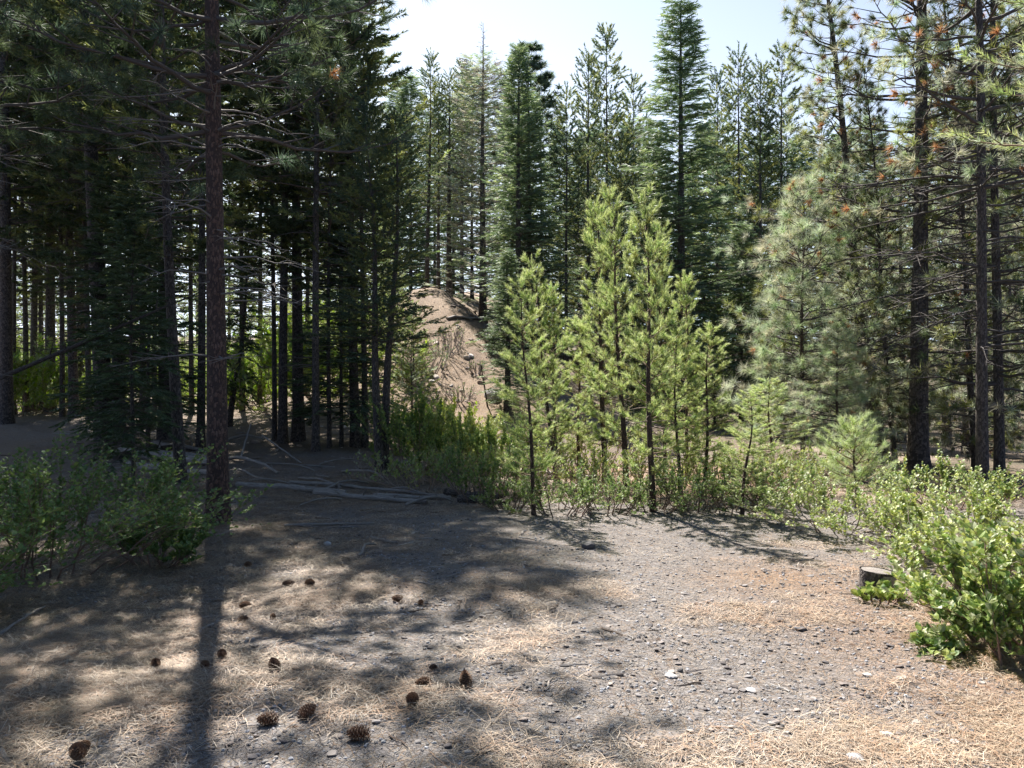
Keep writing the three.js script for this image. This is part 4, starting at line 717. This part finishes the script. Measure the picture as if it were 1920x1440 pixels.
function scatter(name, label, category, geo, mat, n, seed, place) {
  const rnd = rng(seed), im = new THREE.InstancedMesh(geo, mat, n), m = new THREE.Matrix4(), q = new THREE.Quaternion(), e = new THREE.Euler(), s = V(), p = V(), col = new THREE.Color();
  let k = 0, tries = 0;
  while (k < n && tries++ < n * 30) { const r = place(rnd); if (!r) continue; e.set(r.tx ?? 0, rnd() * 6.283, r.tz ?? 0, 'YXZ'); m.compose(p.set(r.x, height(r.x, r.z) + (r.y ?? 0), r.z), q.setFromEuler(e), s.set(r.s, r.sy ?? r.s, r.s)); im.setMatrixAt(k, m); im.setColorAt(k, col.setRGB(...r.c)); k++; }
  im.count = k; im.name = name; im.castShadow = im.receiveShadow = true; im.userData.kind = 'stuff'; tag(im, label, category); scene.add(im); return im;
}
const wedge = (rnd, d0, d1, pow) => { const d = d0 * Math.pow(d1 / d0, Math.pow(rnd(), pow)), x = (rnd() * 2 - 1) * (0.64 * d + 0.3); return [x, -d]; };
{
  const clump = (seed, n, spread) => {                          // a handful of fallen needles
    const rnd = rng(seed), g = new GB();
    for (let k = 0; k < n; k++) { const a = rnd() * 6.283, l = 0.04 + rnd() * 0.085, x = (rnd() - 0.5) * spread, z = (rnd() - 0.5) * spread, w = 0.0007 + rnd() * 0.0006, y0 = 0.002 + rnd() * 0.012, y1 = 0.002 + rnd() * 0.018, ca = Math.cos(a), sa = Math.sin(a), b = (rnd() - 0.5) * 0.02;
      const A = V(x - sa * w, y0, z + ca * w), B = V(x + sa * w, y0, z - ca * w), mx = x + ca * l * 0.5 - sa * b, mz = z + sa * l * 0.5 + ca * b, my = (y0 + y1) * 0.5 + 0.004, Cc = V(mx - sa * w, my, mz + ca * w), D = V(mx + sa * w, my, mz - ca * w), E = V(x + ca * l, y1, z + sa * l), c = [1, 1, 1];
      g.tri(A, B, Cc, c); g.tri(B, D, Cc, c); g.tri(Cc, D, E, c); }
    return g.build();
  };
  const tones = [[0.30, 0.225, 0.15], [0.35, 0.275, 0.20], [0.27, 0.16, 0.09], [0.14, 0.10, 0.07], [0.38, 0.32, 0.25], [0.24, 0.165, 0.11]];
  for (let v = 0; v < 3; v++) scatter(numbered('needle_litter'), 'dry tan pine needles strewn over the clearing', 'needles', clump(500 + v, 14, 0.16), M.litter, 8000, 510 + v, (r) => {
    const [x, z] = wedge(r, 2.9, 15, 0.8), g = gravel(x, z); if (r() < 0.15 + g * 0.85) return null;
    const c = jit(x > 1.6 && -z < 8 && r() < 0.6 ? tones[2 + (r() < 0.4 ? 0 : -2)] : pick(r, ...tones), 0.2, r);
    return { x, z, s: 0.8 + r() * 0.6, sy: 0.8 + r(), c, tx: (r() - 0.5) * 0.2, tz: (r() - 0.5) * 0.2 };
  });
  const greys = [[0.27, 0.265, 0.275], [0.17, 0.165, 0.17], [0.25, 0.245, 0.24], [0.08, 0.075, 0.075], [0.22, 0.2, 0.18]];
  for (let v = 0; v < 3; v++) scatter(numbered('gravel'), 'loose grey gravel on the track through the clearing', 'gravel', new THREE.IcosahedronGeometry(1, 0).applyMatrix4(new THREE.Matrix4().makeScale(1, 0.55 + v * 0.1, 0.7 + v * 0.1)), M.stone, 14000, 520 + v, (r) => {
    const [x, z] = wedge(r, 2.9, 12, 0.75), g = gravel(x, z); if (r() > g * 1.1 + 0.06) return null;
    return { x, z, s: 0.0035 + Math.pow(r(), 6) * 0.013, c: jit(pick(r, ...greys), 0.2, r), tx: (r() - 0.5), tz: (r() - 0.5) };
  });
  for (let v = 0; v < 2; v++) scatter(numbered('bark_chips'), 'dark bark chips and cinders scattered on the ground', 'chips', rocks[v ? 3 : 1], M.stone, 4200, 530 + v, (r) => {
    const [x, z] = wedge(r, 2.9, 13, 0.8); if (x < 0.6 && r() < 0.55) return null;
    return { x, z, s: 0.004 + Math.pow(r(), 6) * 0.024, c: jit(pick(r, [0.07, 0.06, 0.06], [0.14, 0.12, 0.11], [0.17, 0.15, 0.14], [0.24, 0.21, 0.19]), 0.2, r), tx: (r() - 0.5) * 0.5, tz: (r() - 0.5) * 0.5, y: 0.004 };
  });
}
{
  scatter('slope_clods', 'clods of earth and small stones on the bare slope of the knoll', 'clods', rocks[0], M.stone, 800, 541, (r) => { const x = -7 + r() * 11, d = 18.5 + r() * 17; if (Math.exp(-(((x + 2.2) / 4) ** 2)) < r()) return null; return { x, z: -d, s: 0.02 + Math.pow(r(), 5) * 0.12, c: jit(pick(r, [0.34, 0.25, 0.19], [0.25, 0.18, 0.14], [0.46, 0.4, 0.35]), 0.2, r), tx: r() - 0.5, tz: r() - 0.5 }; });
  const tw = new GB(); tw.tube([V(0, 0.004, 0), V(0.25, 0.012, 0.05), V(0.62, 0.006, -0.03), V(1, 0.01, 0.02)], [0.035, 0.03, 0.025, 0.012], 4, [1, 1, 1]); tw.tube([V(0.4, 0.012, 0.02), V(0.62, 0.05, 0.16)], [0.02, 0.008], 3, [1, 1, 1]);
  scatter('twig_litter', 'small broken twigs strewn over the forest floor', 'twigs', tw.build(), M.stone, 1500, 542, (r) => { const [x, z] = wedge(r, 2.9, 24, 0.7); if (x > -z * 0.15 && r() < 0.6) return null; return { x, z, y: 0.006, s: 0.04 + Math.pow(r(), 3) * (0.07 + 0.02 * -z), c: jit(pick(r, [0.11, 0.08, 0.06], [0.2, 0.17, 0.15], [0.3, 0.27, 0.24]), 0.2, r), tx: (r() - 0.5) * 0.15, tz: (r() - 0.5) * 0.15 }; });
}
console.log('triangles', trisTotal);
renderer.render(scene, camera);
